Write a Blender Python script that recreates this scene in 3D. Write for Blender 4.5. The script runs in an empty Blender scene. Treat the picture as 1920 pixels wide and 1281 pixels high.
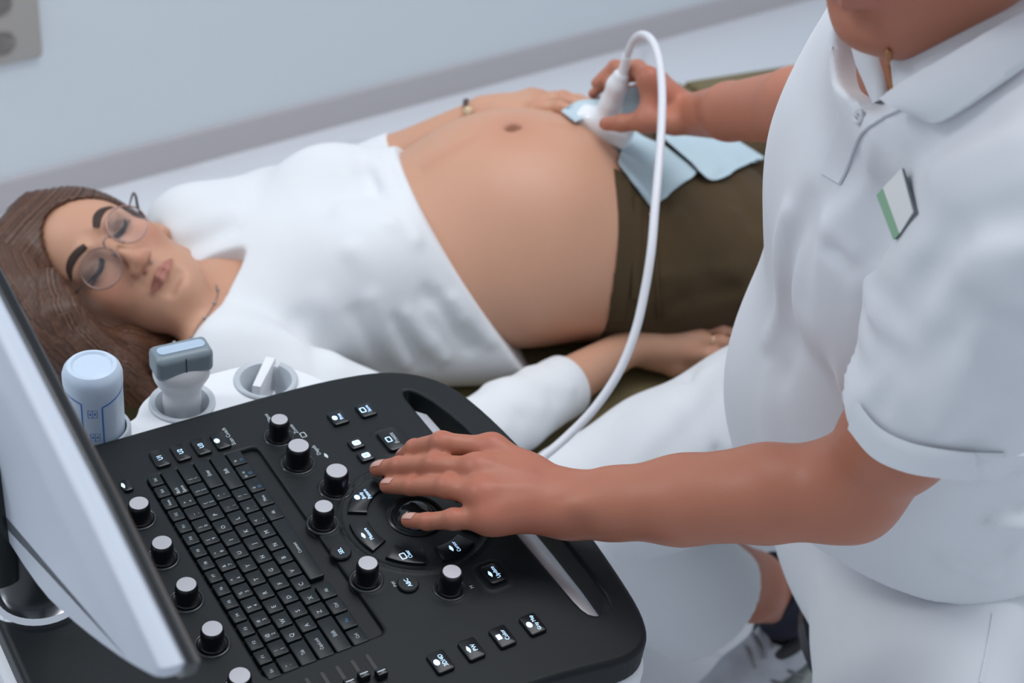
import bpy, bmesh, math, random
import numpy as np
from mathutils import Vector, Matrix
from mathutils.bvhtree import BVHTree
scene = bpy.context.scene
COL = scene.collection
random.seed(7); RNG = np.random.default_rng(7)

# ------------------------------------------------------------------ camera
FPX = 2667.0                                   # 50 mm lens on a 1920 px wide frame
W3 = np.array([[0.98897057, 0.14811217, 0.0],
               [0.08772837, -0.58577751, 0.8057099],
               [0.11933544, -0.79682338, -0.59231035]])     # columns: camera right, down, forward in world axes
CAMH = 1.6326687
C0 = np.array([0.0, 0.0, CAMH])
cam = bpy.data.cameras.new('camera'); cam_ob = bpy.data.objects.new('camera', cam); COL.objects.link(cam_ob)
cam.sensor_width = 36.0; cam.lens = 36.0 * FPX / 1920.0
cam.clip_start = 0.02; cam.clip_end = 60
mw = Matrix.Identity(4)
for r in range(3):
    mw[r][0] = W3[r, 0]; mw[r][1] = -W3[r, 1]; mw[r][2] = -W3[r, 2]; mw[r][3] = C0[r]
cam_ob.matrix_world = mw
cam.dof.use_dof = True; cam.dof.focus_distance = 1.12; cam.dof.aperture_fstop = 6.3
scene.camera = cam_ob
# ------------------------------------------------------------------ view, world, lights
vs = scene.view_settings
vs.view_transform = 'Standard'; vs.look = 'None'; vs.gamma = 1.0; vs.use_curve_mapping = False
vs.exposure = 0.54
world = bpy.data.worlds.new('world'); scene.world = world; world.use_nodes = True
bg = world.node_tree.nodes['Background']
bg.inputs[0].default_value = (0.80, 0.88, 1.0, 1); bg.inputs[1].default_value = 0.40
def area(name, loc, target, sx, sy, power, color):
    l = bpy.data.lights.new(name, 'AREA'); l.shape = 'RECTANGLE'; l.size = sx; l.size_y = sy
    l.energy = power; l.color = color
    o = bpy.data.objects.new(name, l); COL.objects.link(o); o.location = loc
    o.rotation_euler = (Vector(target) - Vector(loc)).to_track_quat('-Z', 'Y').to_euler()
    return o
area('window_daylight', (-2.3, 1.75, 2.35), (0.1, 1.2, 0.8), 2.0, 1.6, 90, (0.97, 0.98, 1.0))
area('ceiling_lamp_light', (0.3, 1.6, 2.9), (0.3, 1.5, 0.0), 1.6, 1.2, 22, (0.95, 0.97, 1.0))

# ------------------------------------------------------------------ helpers
def ray(px, py): return W3 @ np.array([(px - 960.0) / FPX, (py - 640.5) / FPX, 1.0])
def D(px, py, d): return C0 + ray(px, py) * d
def PZ(px, py, z):
    r = ray(px, py); return C0 + r * (z - CAMH) / r[2]
def nrm(v): v = np.asarray(v, float); return v / np.linalg.norm(v)
def cw(x, y, z): return W3 @ np.array([x, y, z], float)      # camera-axis direction -> world

_mats = {}
def mat(name, color, rough=0.5, metal=0.0, spec=0.5, emit=None, estr=0.0, bump=None, sss=0.0, noise=None, coat=0.0, sheen=0.0, alpha=1.0, trans=0.0):
    """bump=(scale, strength, distance); noise=(scale, colour2, contrast)"""
    if name in _mats: return _mats[name]
    m = bpy.data.materials.new(name); m.use_nodes = True; nt = m.node_tree
    b = nt.nodes['Principled BSDF']
    b.inputs['Base Color'].default_value = (*color, 1); b.inputs['Roughness'].default_value = rough
    b.inputs['Metallic'].default_value = metal; b.inputs['Specular IOR Level'].default_value = spec
    b.inputs['Coat Weight'].default_value = coat; b.inputs['Sheen Weight'].default_value = sheen
    b.inputs['Alpha'].default_value = alpha; b.inputs['Transmission Weight'].default_value = trans
    if emit: b.inputs['Emission Color'].default_value = (*emit, 1); b.inputs['Emission Strength'].default_value = estr
    if sss:
        b.inputs['Subsurface Weight'].default_value = sss
        b.inputs['Subsurface Radius'].default_value = (1.0, 0.35, 0.2); b.inputs['Subsurface Scale'].default_value = 0.006
    tc = nt.nodes.new('ShaderNodeTexCoord')
    if noise:
        n = nt.nodes.new('ShaderNodeTexNoise'); n.inputs['Scale'].default_value = noise[0]; n.inputs['Detail'].default_value = 4
        rp = nt.nodes.new('ShaderNodeValToRGB')
        rp.color_ramp.elements[0].position = 0.5 - noise[2]; rp.color_ramp.elements[1].position = 0.5 + noise[2]
        rp.color_ramp.elements[0].color = (*color, 1); rp.color_ramp.elements[1].color = (*noise[1], 1)
        nt.links.new(tc.outputs['Object'], n.inputs['Vector']); nt.links.new(n.outputs['Fac'], rp.inputs['Fac'])
        nt.links.new(rp.outputs['Color'], b.inputs['Base Color'])
    if bump:
        n = nt.nodes.new('ShaderNodeTexNoise'); n.inputs['Scale'].default_value = bump[0]; n.inputs['Detail'].default_value = 3
        bp = nt.nodes.new('ShaderNodeBump'); bp.inputs['Strength'].default_value = bump[1]; bp.inputs['Distance'].default_value = bump[2]
        nt.links.new(tc.outputs['Object'], n.inputs['Vector']); nt.links.new(n.outputs['Fac'], bp.inputs['Height'])
        nt.links.new(bp.outputs['Normal'], b.inputs['Normal'])
    _mats[name] = m
    return m

def tag(o, label=None, cat=None, group=None, kind=None):
    if label: o['label'] = label
    if cat: o['category'] = cat
    if group: o['group'] = group
    if kind: o['kind'] = kind
    return o
def empty(name, loc, rz=0.0, label=None, cat=None):
    o = bpy.data.objects.new(name, None); COL.objects.link(o)
    o.location = tuple(loc); o.rotation_euler = (0, 0, rz); o.empty_display_size = 0.05
    return tag(o, label, cat)
bpy_mw = {}
def world_of(o):
    m = Matrix.LocRotScale(o.location, o.rotation_euler, o.scale)
    return (world_of(o.parent) @ m) if o.parent else m
def link(o, parent=None, worldspace=True):
    """parent without moving: geometry given in world space keeps its place"""
    COL.objects.link(o)
    if parent is not None:
        o.parent = parent
        if worldspace: o.matrix_parent_inverse = world_of_full(parent).inverted()
    return o
def world_of_full(o):
    m = Matrix.LocRotScale(o.location, o.rotation_euler, o.scale)
    if o.parent: return world_of_full(o.parent) @ o.matrix_parent_inverse @ m
    return m
def np_mesh(name, V, F, mats, parent=None, fmat=None, smooth=True, worldspace=True, attr=None):
    """V (n,3) float, F (m,4|3) int arrays, or list of arrays"""
    me = bpy.data.meshes.new(name)
    V = np.asarray(V, np.float32)
    Fs = F if isinstance(F, list) else [F]
    Fs = [np.asarray(f, np.int32) for f in Fs if len(f)]
    me.vertices.add(len(V)); me.vertices.foreach_set('co', V.ravel())
    loops = np.concatenate([f.ravel() for f in Fs]); tot = np.concatenate([np.full(len(f), f.shape[1], np.int32) for f in Fs])
    st = np.concatenate([[0], np.cumsum(tot)[:-1]]).astype(np.int32)
    me.loops.add(len(loops)); me.loops.foreach_set('vertex_index', loops)
    me.polygons.add(len(tot)); me.polygons.foreach_set('loop_start', st)
    try: me.polygons.foreach_set('loop_total', tot)
    except Exception: pass
    if fmat is not None: me.polygons.foreach_set('material_index', np.asarray(fmat, np.int32))
    me.polygons.foreach_set('use_smooth', np.full(len(tot), smooth))
    me.update(calc_edges=True); me.validate()
    for m in (mats if isinstance(mats, (list, tuple)) else [mats]): me.materials.append(m)
    if attr is not None:
        for k, a in attr.items():
            at_ = me.attributes.new(k, 'FLOAT', 'POINT'); at_.data.foreach_set('value', np.asarray(a, np.float32))
    o = bpy.data.objects.new(name, me)
    return link(o, parent, worldspace)

# ---- small bmesh builder (local space of the parent)
class MB:
    def __init__(s): s.V = []; s.F = []; s.M = []
    def add(s, vs, fs, m=0):
        b = len(s.V); s.V += [tuple(v) for v in vs]; s.F += [tuple(i + b for i in f) for f in fs]; s.M += [m] * len(fs)
    def box(s, c, d, m=0, bev=0.0):
        x, y, z = c; a, b, e = d[0] / 2, d[1] / 2, d[2] / 2
        s.prism([(x - a, y - b), (x + a, y - b), (x + a, y + b), (x - a, y + b)], z - e, z + e, m, bev)
    def prism(s, poly, z0, z1, m=0, bev=0.0, top_m=None, taper=0.0):
        n = len(poly); P = np.array(poly, float)
        area2 = np.sum(P[:, 0] * np.roll(P[:, 1], -1) - P[:, 1] * np.roll(P[:, 0], -1))
        if area2 < 0: P = P[::-1]
        rings = []
        if bev > 0: prof = [(0, z0), (0, z1 - bev), (bev * .3, z1 - bev * .3), (bev, z1)]
        else: prof = [(0, z0), (0, z1)]
        for off, z in prof:
            Q = inset(P, off + taper * (z - z0) / max(z1 - z0, 1e-9)) if (off or taper) else P
            rings.append([(q[0], q[1], z) for q in Q])
        vs = [v for r in rings for v in r]; fs = []
        for k in range(len(rings) - 1):
            for i in range(n):
                j = (i + 1) % n; fs.append((k * n + i, k * n + j, (k + 1) * n + j, (k + 1) * n + i))
        fs.append(tuple(range(n - 1, -1, -1))); top = tuple((len(rings) - 1) * n + i for i in range(n))
        s.add(vs, fs, m); b = len(s.V) - len(vs)
        s.F.append(tuple(i + b for i in top)); s.M.append(m if top_m is None else top_m)
    def lathe(s, prof, n=32, m=0, c=(0, 0), ms=None):
        vs = []; fs = []
        for (r, z) in prof:
            for i in range(n):
                a = 2 * math.pi * i / n; vs.append((c[0] + r * math.cos(a), c[1] + r * math.sin(a), z))
        b = len(s.V); s.V += vs
        for k in range(len(prof) - 1):
            for i in range(n):
                j = (i + 1) % n; s.F.append((b + k * n + i, b + k * n + j, b + (k + 1) * n + j, b + (k + 1) * n + i)); s.M.append(ms[k] if ms else m)
        if prof[0][0] > 1e-6: s.F.append(tuple(b + i for i in range(n - 1, -1, -1))); s.M.append(ms[0] if ms else m)
        if prof[-1][0] > 1e-6: s.F.append(tuple(b + (len(prof) - 1) * n + i for i in range(n))); s.M.append(ms[-1] if ms else m)
    def build(s, name, mats, parent=None, smooth=True, angle=35, worldspace=False):
        me = bpy.data.meshes.new(name); me.from_pydata(s.V, [], s.F)
        for m in (mats if isinstance(mats, (list, tuple)) else [mats]): me.materials.append(m)
        me.polygons.foreach_set('material_index', s.M)
        me.update()
        if smooth:
            me.polygons.foreach_set('use_smooth', [True] * len(s.F)); me.set_sharp_from_angle(angle=math.radians(angle))
        o = bpy.data.objects.new(name, me)
        return link(o, parent, worldspace)
def inset(P, d):
    n = len(P); out = []
    for i in range(n):
        a, b, c = P[i - 1], P[i], P[(i + 1) % n]
        e1 = nrm2(b - a); e2 = nrm2(c - b)
        n1 = np.array([-e1[1], e1[0]]); n2 = np.array([-e2[1], e2[0]])
        k = n1 + n2; q = k @ k
        out.append(b + k * 2 * d / max(q, 0.7))
    return np.array(out)
def nrm2(v):
    l = math.hypot(v[0], v[1]); return v / l if l > 1e-12 else v
def rrect(cx, cy, w, h, r, n=5, rot=0.0):
    pts = []
    for (sx, sy, a0) in ((1, 1, 0), (-1, 1, 90), (-1, -1, 180), (1, -1, 270)):
        for i in range(n + 1):
            a = math.radians(a0 + 90 * i / n)
            x = sx * (w / 2 - r) + r * math.cos(a); y = sy * (h / 2 - r) + r * math.sin(a)
            pts.append((cx + x * math.cos(rot) - y * math.sin(rot), cy + x * math.sin(rot) + y * math.cos(rot)))
    return pts
def smooth_poly(pts, it=2):
    P = np.array(pts, float)
    for _ in range(it):
        Q = np.roll(P, -1, 0); P = np.stack([P * .75 + Q * .25, P * .25 + Q * .75], 1).reshape(-1, P.shape[1])
    return P
def catmull(pts, n=8):
    P = np.array(pts, float); P = np.vstack([2 * P[0] - P[1], P, 2 * P[-1] - P[-2]]); out = []
    for i in range(1, len(P) - 2):
        p0, p1, p2, p3 = P[i - 1:i + 3]
        for t in np.linspace(0, 1, n, endpoint=False):
            out.append(.5 * ((2 * p1) + (-p0 + p2) * t + (2 * p0 - 5 * p1 + 4 * p2 - p3) * t * t + (-p0 + 3 * p1 - 3 * p2 + p3) * t ** 3))
    out.append(P[-2]); return np.array(out)
def tube(name, pts, rad, m, parent=None, n=12, seg=8, smooth_path=True, worldspace=True, cap=True):
    P = catmull(pts, seg) if smooth_path else np.array(pts, float)
    R = np.interp(np.linspace(0, 1, len(P)), np.linspace(0, 1, len(rad)), rad) if hasattr(rad, '__len__') else np.full(len(P), rad)
    T = np.gradient(P, axis=0); T /= np.linalg.norm(T, axis=1)[:, None] + 1e-12
    u = nrm(np.cross(T[0], [0.3, 0.2, 1.0])); V = []
    for i in range(len(P)):
        u = nrm(u - T[i] * (u @ T[i])); w = np.cross(T[i], u)
        for k in range(n):
            a = 2 * math.pi * k / n; V.append(P[i] + R[i] * (math.cos(a) * u + math.sin(a) * w))
    F = [(i * n + k, i * n + (k + 1) % n, (i + 1) * n + (k + 1) % n, (i + 1) * n + k) for i in range(len(P) - 1) for k in range(n)]
    V += [P[0], P[-1]]; b = len(V) - 2
    T3 = [(b, (k + 1) % n, k) for k in range(n)] + [(b + 1, (len(P) - 1) * n + k, (len(P) - 1) * n + (k + 1) % n) for k in range(n)]
    return np_mesh(name, np.array(V), [np.array(F), np.array(T3)], m, parent, worldspace=worldspace)

# ------------------------------------------------------------------ text as mesh
_txt = {}
def text_geo(s, size, squeeze=1.0):
    key = (s, size)
    if key not in _txt:
        cu = bpy.data.curves.new('t', 'FONT'); cu.body = s; cu.size = size; cu.align_x = 'CENTER'; cu.align_y = 'CENTER'
        cu.resolution_u = 2
        o = bpy.data.objects.new('t', cu); COL.objects.link(o)
        dg = bpy.context.evaluated_depsgraph_get()
        me = bpy.data.meshes.new_from_object(o.evaluated_get(dg))
        _txt[key] = ([tuple(v.co) for v in me.vertices], [tuple(p.vertices) for p in me.polygons])
        bpy.data.objects.remove(o); bpy.data.curves.remove(cu); bpy.data.meshes.remove(me)
    return _txt[key]
def put_text(mb, s, size, x, y, z, m, rot=math.pi / 2, sx=1.0):
    """text reads along +y, its top towards -x (as the operator sees it)"""
    V, F = text_geo(s, size)
    c, sn = math.cos(rot), math.sin(rot)
    mb.add([(x + (v[0] * sx) * c - v[1] * sn, y + (v[0] * sx) * sn + v[1] * c, z) for v in V], F, m)

# ------------------------------------------------------------------ implicit surfaces
class Field:
    """distance values on a regular grid in a local frame: O origin, A 3x3 columns = local axes in world"""
    def __init__(s, lo, hi, h, O=(0, 0, 0), A=None):
        s.lo = np.array(lo, float); s.h = h; s.O = np.array(O, float); s.A = np.eye(3) if A is None else np.array(A, float)
        s.n = np.ceil((np.array(hi, float) - s.lo) / h).astype(int) + 1
        s.F = np.full(s.n, 0.5, np.float32)
        s.ax = [(s.lo[i] + h * np.arange(s.n[i])).astype(np.float32) for i in range(3)]
    def loc(s, p): return s.A.T @ (np.asarray(p, float) - s.O)
    def _box(s, lo, hi):
        a = np.clip(np.floor((np.asarray(lo) - s.lo) / s.h).astype(int), 0, s.n); b = np.clip(np.ceil((np.asarray(hi) - s.lo) / s.h).astype(int) + 1, 0, s.n)
        if np.any(b <= a): return None
        sl = tuple(slice(a[i], b[i]) for i in range(3))
        X = s.ax[0][sl[0]][:, None, None]; Y = s.ax[1][sl[1]][None, :, None]; Z = s.ax[2][sl[2]][None, None, :]
        return sl, X, Y, Z
    def _comb(s, sl, d, k, op):
        f = s.F[sl]
        if op == 'sub': d = -d
        if k > 0:
            if op == 'add':
                g = np.maximum(k - np.abs(f - d), 0) / k; s.F[sl] = np.minimum(f, d) - g * g * k * .25
            else:
                g = np.maximum(k - np.abs(f - d), 0) / k; s.F[sl] = np.maximum(f, d) + g * g * k * .25
        else: s.F[sl] = np.minimum(f, d) if op == 'add' else np.maximum(f, d)
    def _cap(s, X, Y, Z, a, b, ra, rb, flat):
        ab = b - a; L = float(ab @ ab) + 1e-12
        px, py, pz = X - a[0], Y - a[1], Z - a[2]
        t = np.clip((px * ab[0] + py * ab[1] + pz * ab[2]) / L, 0, 1)
        wx, wy, wz = px - t * ab[0], py - t * ab[1], pz - t * ab[2]
        d2 = wx * wx + wy * wy + wz * wz
        if flat is not None:
            q = wx * flat[0][0] + wy * flat[0][1] + wz * flat[0][2]
            d2 = d2 + (flat[1] ** 2 - 1) * q * q
        return np.sqrt(d2) - (ra + t * (rb - ra))
    def cap(s, a, b, ra, rb=None, k=0.0, flat=None, op='add', world=True):
        rb = ra if rb is None else rb
        if world:
            a = s.loc(a); b = s.loc(b)
            if flat is not None: flat = (s.A.T @ np.asarray(flat[0], float), flat[1])
        a = np.asarray(a, float); b = np.asarray(b, float)
        m = max(ra, rb) * (1 if flat is None else max(1, 1 / flat[1])) + k + 3 * s.h
        bx = s._box(np.minimum(a, b) - m, np.maximum(a, b) + m)
        if bx is None: return
        sl, X, Y, Z = bx; s._comb(sl, s._cap(X, Y, Z, a, b, ra, rb, flat), k, op)
    def chain(s, pts, rad, k=0.01, flat=None, op='add', world=True, k0=None):
        """one polyline limb: evaluated as a whole, then joined with smoothness k0 (default k)"""
        P = [s.loc(p) if world else np.asarray(p, float) for p in pts]
        if flat is not None and world: flat = (s.A.T @ np.asarray(flat[0], float), flat[1])
        m = max(rad) + (k0 or k) + 3 * s.h
        if flat is not None: m = m / min(1, flat[1])
        bx = s._box(np.min(P, 0) - m, np.max(P, 0) + m)
        if bx is None: return
        sl, X, Y, Z = bx; d = None
        for i in range(len(P) - 1):
            e = s._cap(X, Y, Z, P[i], P[i + 1], rad[i], rad[i + 1], flat)
            if d is None: d = e
            else:
                g = np.maximum(k * .5 - np.abs(d - e), 0) / (k * .5); d = np.minimum(d, e) - g * g * k * .5 * .25
        s._comb(sl, d, k if k0 is None else k0, op)
    def ell(s, c, r, R=None, k=0.0, op='add', world=True):
        """ellipsoid, R columns are its axes (world axes when world)"""
        c = s.loc(c) if world else np.asarray(c, float)
        R = np.eye(3) if R is None else np.asarray(R, float)
        if world: R = s.A.T @ R
        m = max(r) + k + 3 * s.h
        bx = s._box(c - m, c + m)
        if bx is None: return
        sl, X, Y, Z = bx; q = []
        for i in range(3):
            q.append((X - c[0]) * R[0, i] + (Y - c[1]) * R[1, i] + (Z - c[2]) * R[2, i])
        k0 = np.sqrt(sum((q[i] / r[i]) ** 2 for i in range(3))); k1 = np.sqrt(sum((q[i] / r[i] ** 2) ** 2 for i in range(3)))
        s._comb(sl, k0 * (k0 - 1) / np.maximum(k1, 1e-6), k, op)
    def bump(s, a, b, w, amp, wa=None):
        """soft ridge (amp>0) or groove (amp<0) along a segment"""
        a = s.loc(a); b = s.loc(b); m = 2.6 * w
        bx = s._box(np.minimum(a, b) - m, np.maximum(a, b) + m)
        if bx is None: return
        sl, X, Y, Z = bx; d = s._cap(X, Y, Z, a, b, 0, 0, None)
        s.F[sl] -= amp * np.exp(-(d / w) ** 2)
    def plane(s, p, n, k=0.0):
        """keep the side the normal points away from"""
        p = s.loc(p); n = s.A.T @ nrm(n)
        X, Y, Z = s.ax[0][:, None, None], s.ax[1][None, :, None], s.ax[2][None, None, :]
        d = (X - p[0]) * n[0] + (Y - p[1]) * n[1] + (Z - p[2]) * n[2]
        s._comb((slice(None),) * 3, -d, k, 'sub')
    def mod(s, fn): s.F += fn(s.ax[0][:, None, None], s.ax[1][None, :, None], s.ax[2][None, None, :]).astype(np.float32)
    def nets(s):
        F = s.F; S = F < 0
        c = np.zeros(np.array(F.shape) - 1, np.int8)
        for dx in (0, 1):
            for dy in (0, 1):
                for dz in (0, 1): c += S[dx:dx + c.shape[0], dy:dy + c.shape[1], dz:dz + c.shape[2]]
        act = (c > 0) & (c < 8); ijk = np.argwhere(act); idx = np.full(c.shape, -1, np.int32); idx[act] = np.arange(len(ijk))
        cor = [(i, j, k) for i in (0, 1) for j in (0, 1) for k in (0, 1)]
        val = {q: F[ijk[:, 0] + q[0], ijk[:, 1] + q[1], ijk[:, 2] + q[2]] for q in cor}
        acc = np.zeros((len(ijk), 3)); cnt = np.zeros(len(ijk))
        for q in cor:
            for ax in range(3):
                if q[ax]: continue
                p = list(q); p[ax] = 1; p = tuple(p); fa, fb = val[q], val[p]; m = (fa < 0) != (fb < 0)
                t = np.where(m, fa / np.where(m, fa - fb, 1), 0)
                pos = np.tile(np.array(q, float), (len(ijk), 1)); pos[:, ax] = t
                acc += pos * m[:, None]; cnt += m
        V = (ijk + acc / np.maximum(cnt, 1)[:, None]) * s.h + s.lo
        Fc = []
        for ax in range(3):
            o = [i for i in range(3) if i != ax]
            a = S.take(range(0, S.shape[ax] - 1), ax); b = S.take(range(1, S.shape[ax]), ax)
            e = np.argwhere(a != b)
            ok = (e[:, o[0]] > 0) & (e[:, o[1]] > 0) & (e[:, o[0]] < c.shape[o[0]]) & (e[:, o[1]] < c.shape[o[1]]); e = e[ok]
            sg = a[e[:, 0], e[:, 1], e[:, 2]]
            def cell(d0, d1):
                f = e.copy(); f[:, o[0]] -= d0; f[:, o[1]] -= d1; return idx[f[:, 0], f[:, 1], f[:, 2]]
            q = np.stack([cell(1, 1), cell(0, 1), cell(0, 0), cell(1, 0)], 1)
            flip = sg if ax != 1 else ~sg
            q[~flip] = q[~flip][:, ::-1]; Fc.append(q)
        Fc = np.concatenate(Fc); Fc = Fc[(Fc >= 0).all(1)]
        return V @ s.A.T + s.O, Fc
def relax(V, F, it=1, lam=0.5):
    E = np.concatenate([F[:, [0, 1]], F[:, [1, 2]], F[:, [2, 3]], F[:, [3, 0]]])
    for _ in range(it):
        acc = np.zeros_like(V); cnt = np.zeros(len(V))
        for c_ in range(3):
            acc[:, c_] = np.bincount(E[:, 0], V[E[:, 1], c_], len(V)) + np.bincount(E[:, 1], V[E[:, 0], c_], len(V))
        cnt = np.bincount(E[:, 0], minlength=len(V)) + np.bincount(E[:, 1], minlength=len(V))
        V = V + lam * (acc / np.maximum(cnt, 1)[:, None] - V)
    return V
def merge(parts):
    V = []; F = []; b = 0
    for v, f in parts: V.append(v); F.append(f + b); b += len(v)
    return np.concatenate(V), np.concatenate(F)
def bvh(V, F): return BVHTree.FromPolygons([tuple(v) for v in V], [tuple(int(i) for i in f) for f in F])
def hit(tree, px, py, dflt=None):
    r = ray(px, py); l = np.linalg.norm(r); d = Vector(r / l)
    loc, nor, i, dist = tree.ray_cast(Vector(C0), d)
    if loc is None: return (None, None) if dflt is None else (D(px, py, dflt), -r / l)
    nor = np.array(nor)
    if nor @ r > 0: nor = -nor
    return np.array(loc), nor
def points_in_poly(P, poly):
    x, y = P[:, 0], P[:, 1]; ins = np.zeros(len(P), bool); n = len(poly)
    for i in range(n):
        x1, y1 = poly[i]; x2, y2 = poly[(i + 1) % n]
        c = ((y1 > y) != (y2 > y)) & (x < (x2 - x1) * (y - y1) / (y2 - y1 + 1e-12) + x1); ins ^= c
    return ins
def sheet(name, rows, thick, m, parent, up=None):
    """thick cloth patch through a grid of 3-D points"""
    V = np.array(rows, float); nv, nu = V.shape[:2]
    du = np.gradient(V, axis=1); dv = np.gradient(V, axis=0); N = np.cross(du, dv); N /= np.linalg.norm(N, axis=2)[..., None] + 1e-12
    if (N.reshape(-1, 3) @ (C0 - V.reshape(-1, 3).mean(0))).mean() < 0: N = -N
    top = (V + N * thick).reshape(-1, 3); bot = V.reshape(-1, 3); n = nu * nv; F = []
    for a in range(nv - 1):
        for b in range(nu - 1):
            i = a * nu + b; F.append((i, i + nu, i + nu + 1, i + 1)); F.append((n + i, n + i + 1, n + i + nu + 1, n + i + nu))
    for b in range(nu - 1):
        F.append((b, b + 1, n + b + 1, n + b)); i = (nv - 1) * nu + b; F.append((i + 1, i, n + i, n + i + 1))
    for a in range(nv - 1):
        i = a * nu; F.append((i + nu, i, n + i, n + i + nu)); i = a * nu + nu - 1; F.append((i, i + nu, n + i + nu, n + i))
    o = np_mesh(name, np.concatenate([top, bot]), np.array(F), m, parent); o.data.set_sharp_from_angle(angle=math.radians(50)); return o
def drape_quad(name, tree, quad, nu, nv, off, thick, m, parent, dflt=1.0, offs=None, attr=None):
    """cloth patch laid on a surface; quad = 4 corners (or 4 border polylines' rows) as seen points; thickness is real"""
    rows = [catmull(q, 6) if len(q) > 2 else np.array(q, float) for q in quad]        # list of rows (polylines) from top to bottom
    res = []
    for q in rows:
        s_ = np.r_[0, np.cumsum(np.linalg.norm(np.diff(q, axis=0), axis=1))]; s_ /= s_[-1]
        t = np.linspace(0, 1, nu); res.append(np.stack([np.interp(t, s_, q[:, 0]), np.interp(t, s_, q[:, 1])], 1))
    res = np.array(res); tv = np.linspace(0, len(res) - 1, nv); G = []
    for v in tv:
        i = min(int(v), len(res) - 2); f = v - i; G.append(res[i] * (1 - f) + res[i + 1] * f)
    G = np.array(G); V = np.zeros((nv, nu, 3)); N = np.zeros((nv, nu, 3)); miss = np.zeros((nv, nu), bool)
    for a in range(nv):
        for b in range(nu):
            p, n_ = hit(tree, *G[a, b])
            if p is None: miss[a, b] = True; continue
            V[a, b] = p; N[a, b] = n_
    if miss.any():
        good = ~miss
        dep_ = np.zeros((nv, nu)); dep_[good] = [(W3.T @ (v - C0))[2] for v in V[good]]
        md = dep_[good].mean() if good.any() else dflt
        gi = np.argwhere(good)
        for a, b in np.argwhere(miss):
            if len(gi):
                q = gi[np.argmin(((gi - [a, b]) ** 2).sum(1))]; md = dep_[tuple(q)]; N[a, b] = N[tuple(q)]
            else: N[a, b] = -nrm(ray(*G[a, b]))
            V[a, b] = D(*G[a, b], md)
    # smooth the sheet
    for _ in range(6):
        V[1:-1, 1:-1] = .5 * V[1:-1, 1:-1] + .125 * (V[:-2, 1:-1] + V[2:, 1:-1] + V[1:-1, :-2] + V[1:-1, 2:])
        N[1:-1, 1:-1] = N[1:-1, 1:-1] + .5 * (N[:-2, 1:-1] + N[2:, 1:-1] + N[1:-1, :-2] + N[1:-1, 2:])
    N /= np.linalg.norm(N, axis=2)[..., None] + 1e-9
    if offs is not None: 
        ff = np.array([[offs(b / (nu - 1), a / (nv - 1)) for b in range(nu)] for a in range(nv)])[..., None]
    else: ff = 0
    top = (V + N * (off + thick + ff)).reshape(-1, 3); bot = (V + N * (off + ff)).reshape(-1, 3)
    n = nu * nv; F = []
    for a in range(nv - 1):
        for b in range(nu - 1):
            i = a * nu + b; F.append((i, i + nu, i + nu + 1, i + 1)); F.append((n + i, n + i + 1, n + i + nu + 1, n + i + nu))
    for b in range(nu - 1):
        F.append((b, b + 1, n + b + 1, n + b)); i = (nv - 1) * nu + b; F.append((i + 1, i, n + i, n + i + 1))
    for a in range(nv - 1):
        i = a * nu; F.append((i + nu, i, n + i, n + i + nu)); i = a * nu + nu - 1; F.append((i, i + nu, n + i + nu, n + i))
    o = np_mesh(name, np.concatenate([top, bot]), np.array(F), m, parent)
    o.data.set_sharp_from_angle(angle=math.radians(50))
    return o
# ------------------------------------------------------------------ room
M_wall = mat('wall_paint', (0.74, 0.785, 0.82), 0.7, bump=(60, .05, .002))
M_base = mat('baseboard_paint', (0.54, 0.51, 0.52), 0.45)
def marble():
    m = bpy.data.materials.new('marble_tile'); m.use_nodes = True; nt = m.node_tree; b = nt.nodes['Principled BSDF']
    tc = nt.nodes.new('ShaderNodeTexCoord'); n1 = nt.nodes.new('ShaderNodeTexNoise'); n1.inputs['Scale'].default_value = 1.6; n1.inputs['Detail'].default_value = 8
    n1.inputs['Distortion'].default_value = 1.2
    nt.links.new(tc.outputs['Object'], n1.inputs['Vector'])
    mth = nt.nodes.new('ShaderNodeMath'); mth.operation = 'SUBTRACT'; mth.inputs[1].default_value = 0.5
    ab = nt.nodes.new('ShaderNodeMath'); ab.operation = 'ABSOLUTE'
    nt.links.new(n1.outputs['Fac'], mth.inputs[0]); nt.links.new(mth.outputs[0], ab.inputs[0])
    rp = nt.nodes.new('ShaderNodeValToRGB'); e = rp.color_ramp.elements
    e[0].position = 0.0; e[0].color = (0.42, 0.43, 0.48, 1); e[1].position = 0.018; e[1].color = (0.80, 0.82, 0.86, 1)
    nt.links.new(ab.outputs[0], rp.inputs['Fac'])
    n2 = nt.nodes.new('ShaderNodeTexNoise'); n2.inputs['Scale'].default_value = 0.9; n2.inputs['Detail'].default_value = 2
    nt.links.new(tc.outputs['Object'], n2.inputs['Vector'])
    r2 = nt.nodes.new('ShaderNodeValToRGB'); r2.color_ramp.elements[0].position = .48; r2.color_ramp.elements[1].position = .6
    nt.links.new(n2.outputs['Fac'], r2.inputs['Fac'])
    mx = nt.nodes.new('ShaderNodeMix'); mx.data_type = 'RGBA'; mx.inputs[6].default_value = (0.80, 0.82, 0.86, 1)
    nt.links.new(r2.outputs['Color'], mx.inputs[0]); nt.links.new(rp.outputs['Color'], mx.inputs[7])
    nt.links.new(mx.outputs[2], b.inputs['Base Color']); b.inputs['Roughness'].default_value = .28
    return m
M_floor = marble()
wall_a = PZ(0, 400, 0); wall_b = PZ(1480, 6, 0)          # where wall and floor meet
wd = nrm(wall_b - wall_a); wn = np.array([wd[1], -wd[0], 0])      # towards the room
def wallpt(t, off, z): return wall_a + wd * t + wn * off + np.array([0, 0, z])
def slab(name, pts, z0, z1, m, kind='structure'):
    mb = MB(); mb.prism([(p[0], p[1]) for p in pts], z0, z1)
    return tag(mb.build(name, m, smooth=False), kind=kind)
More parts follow.
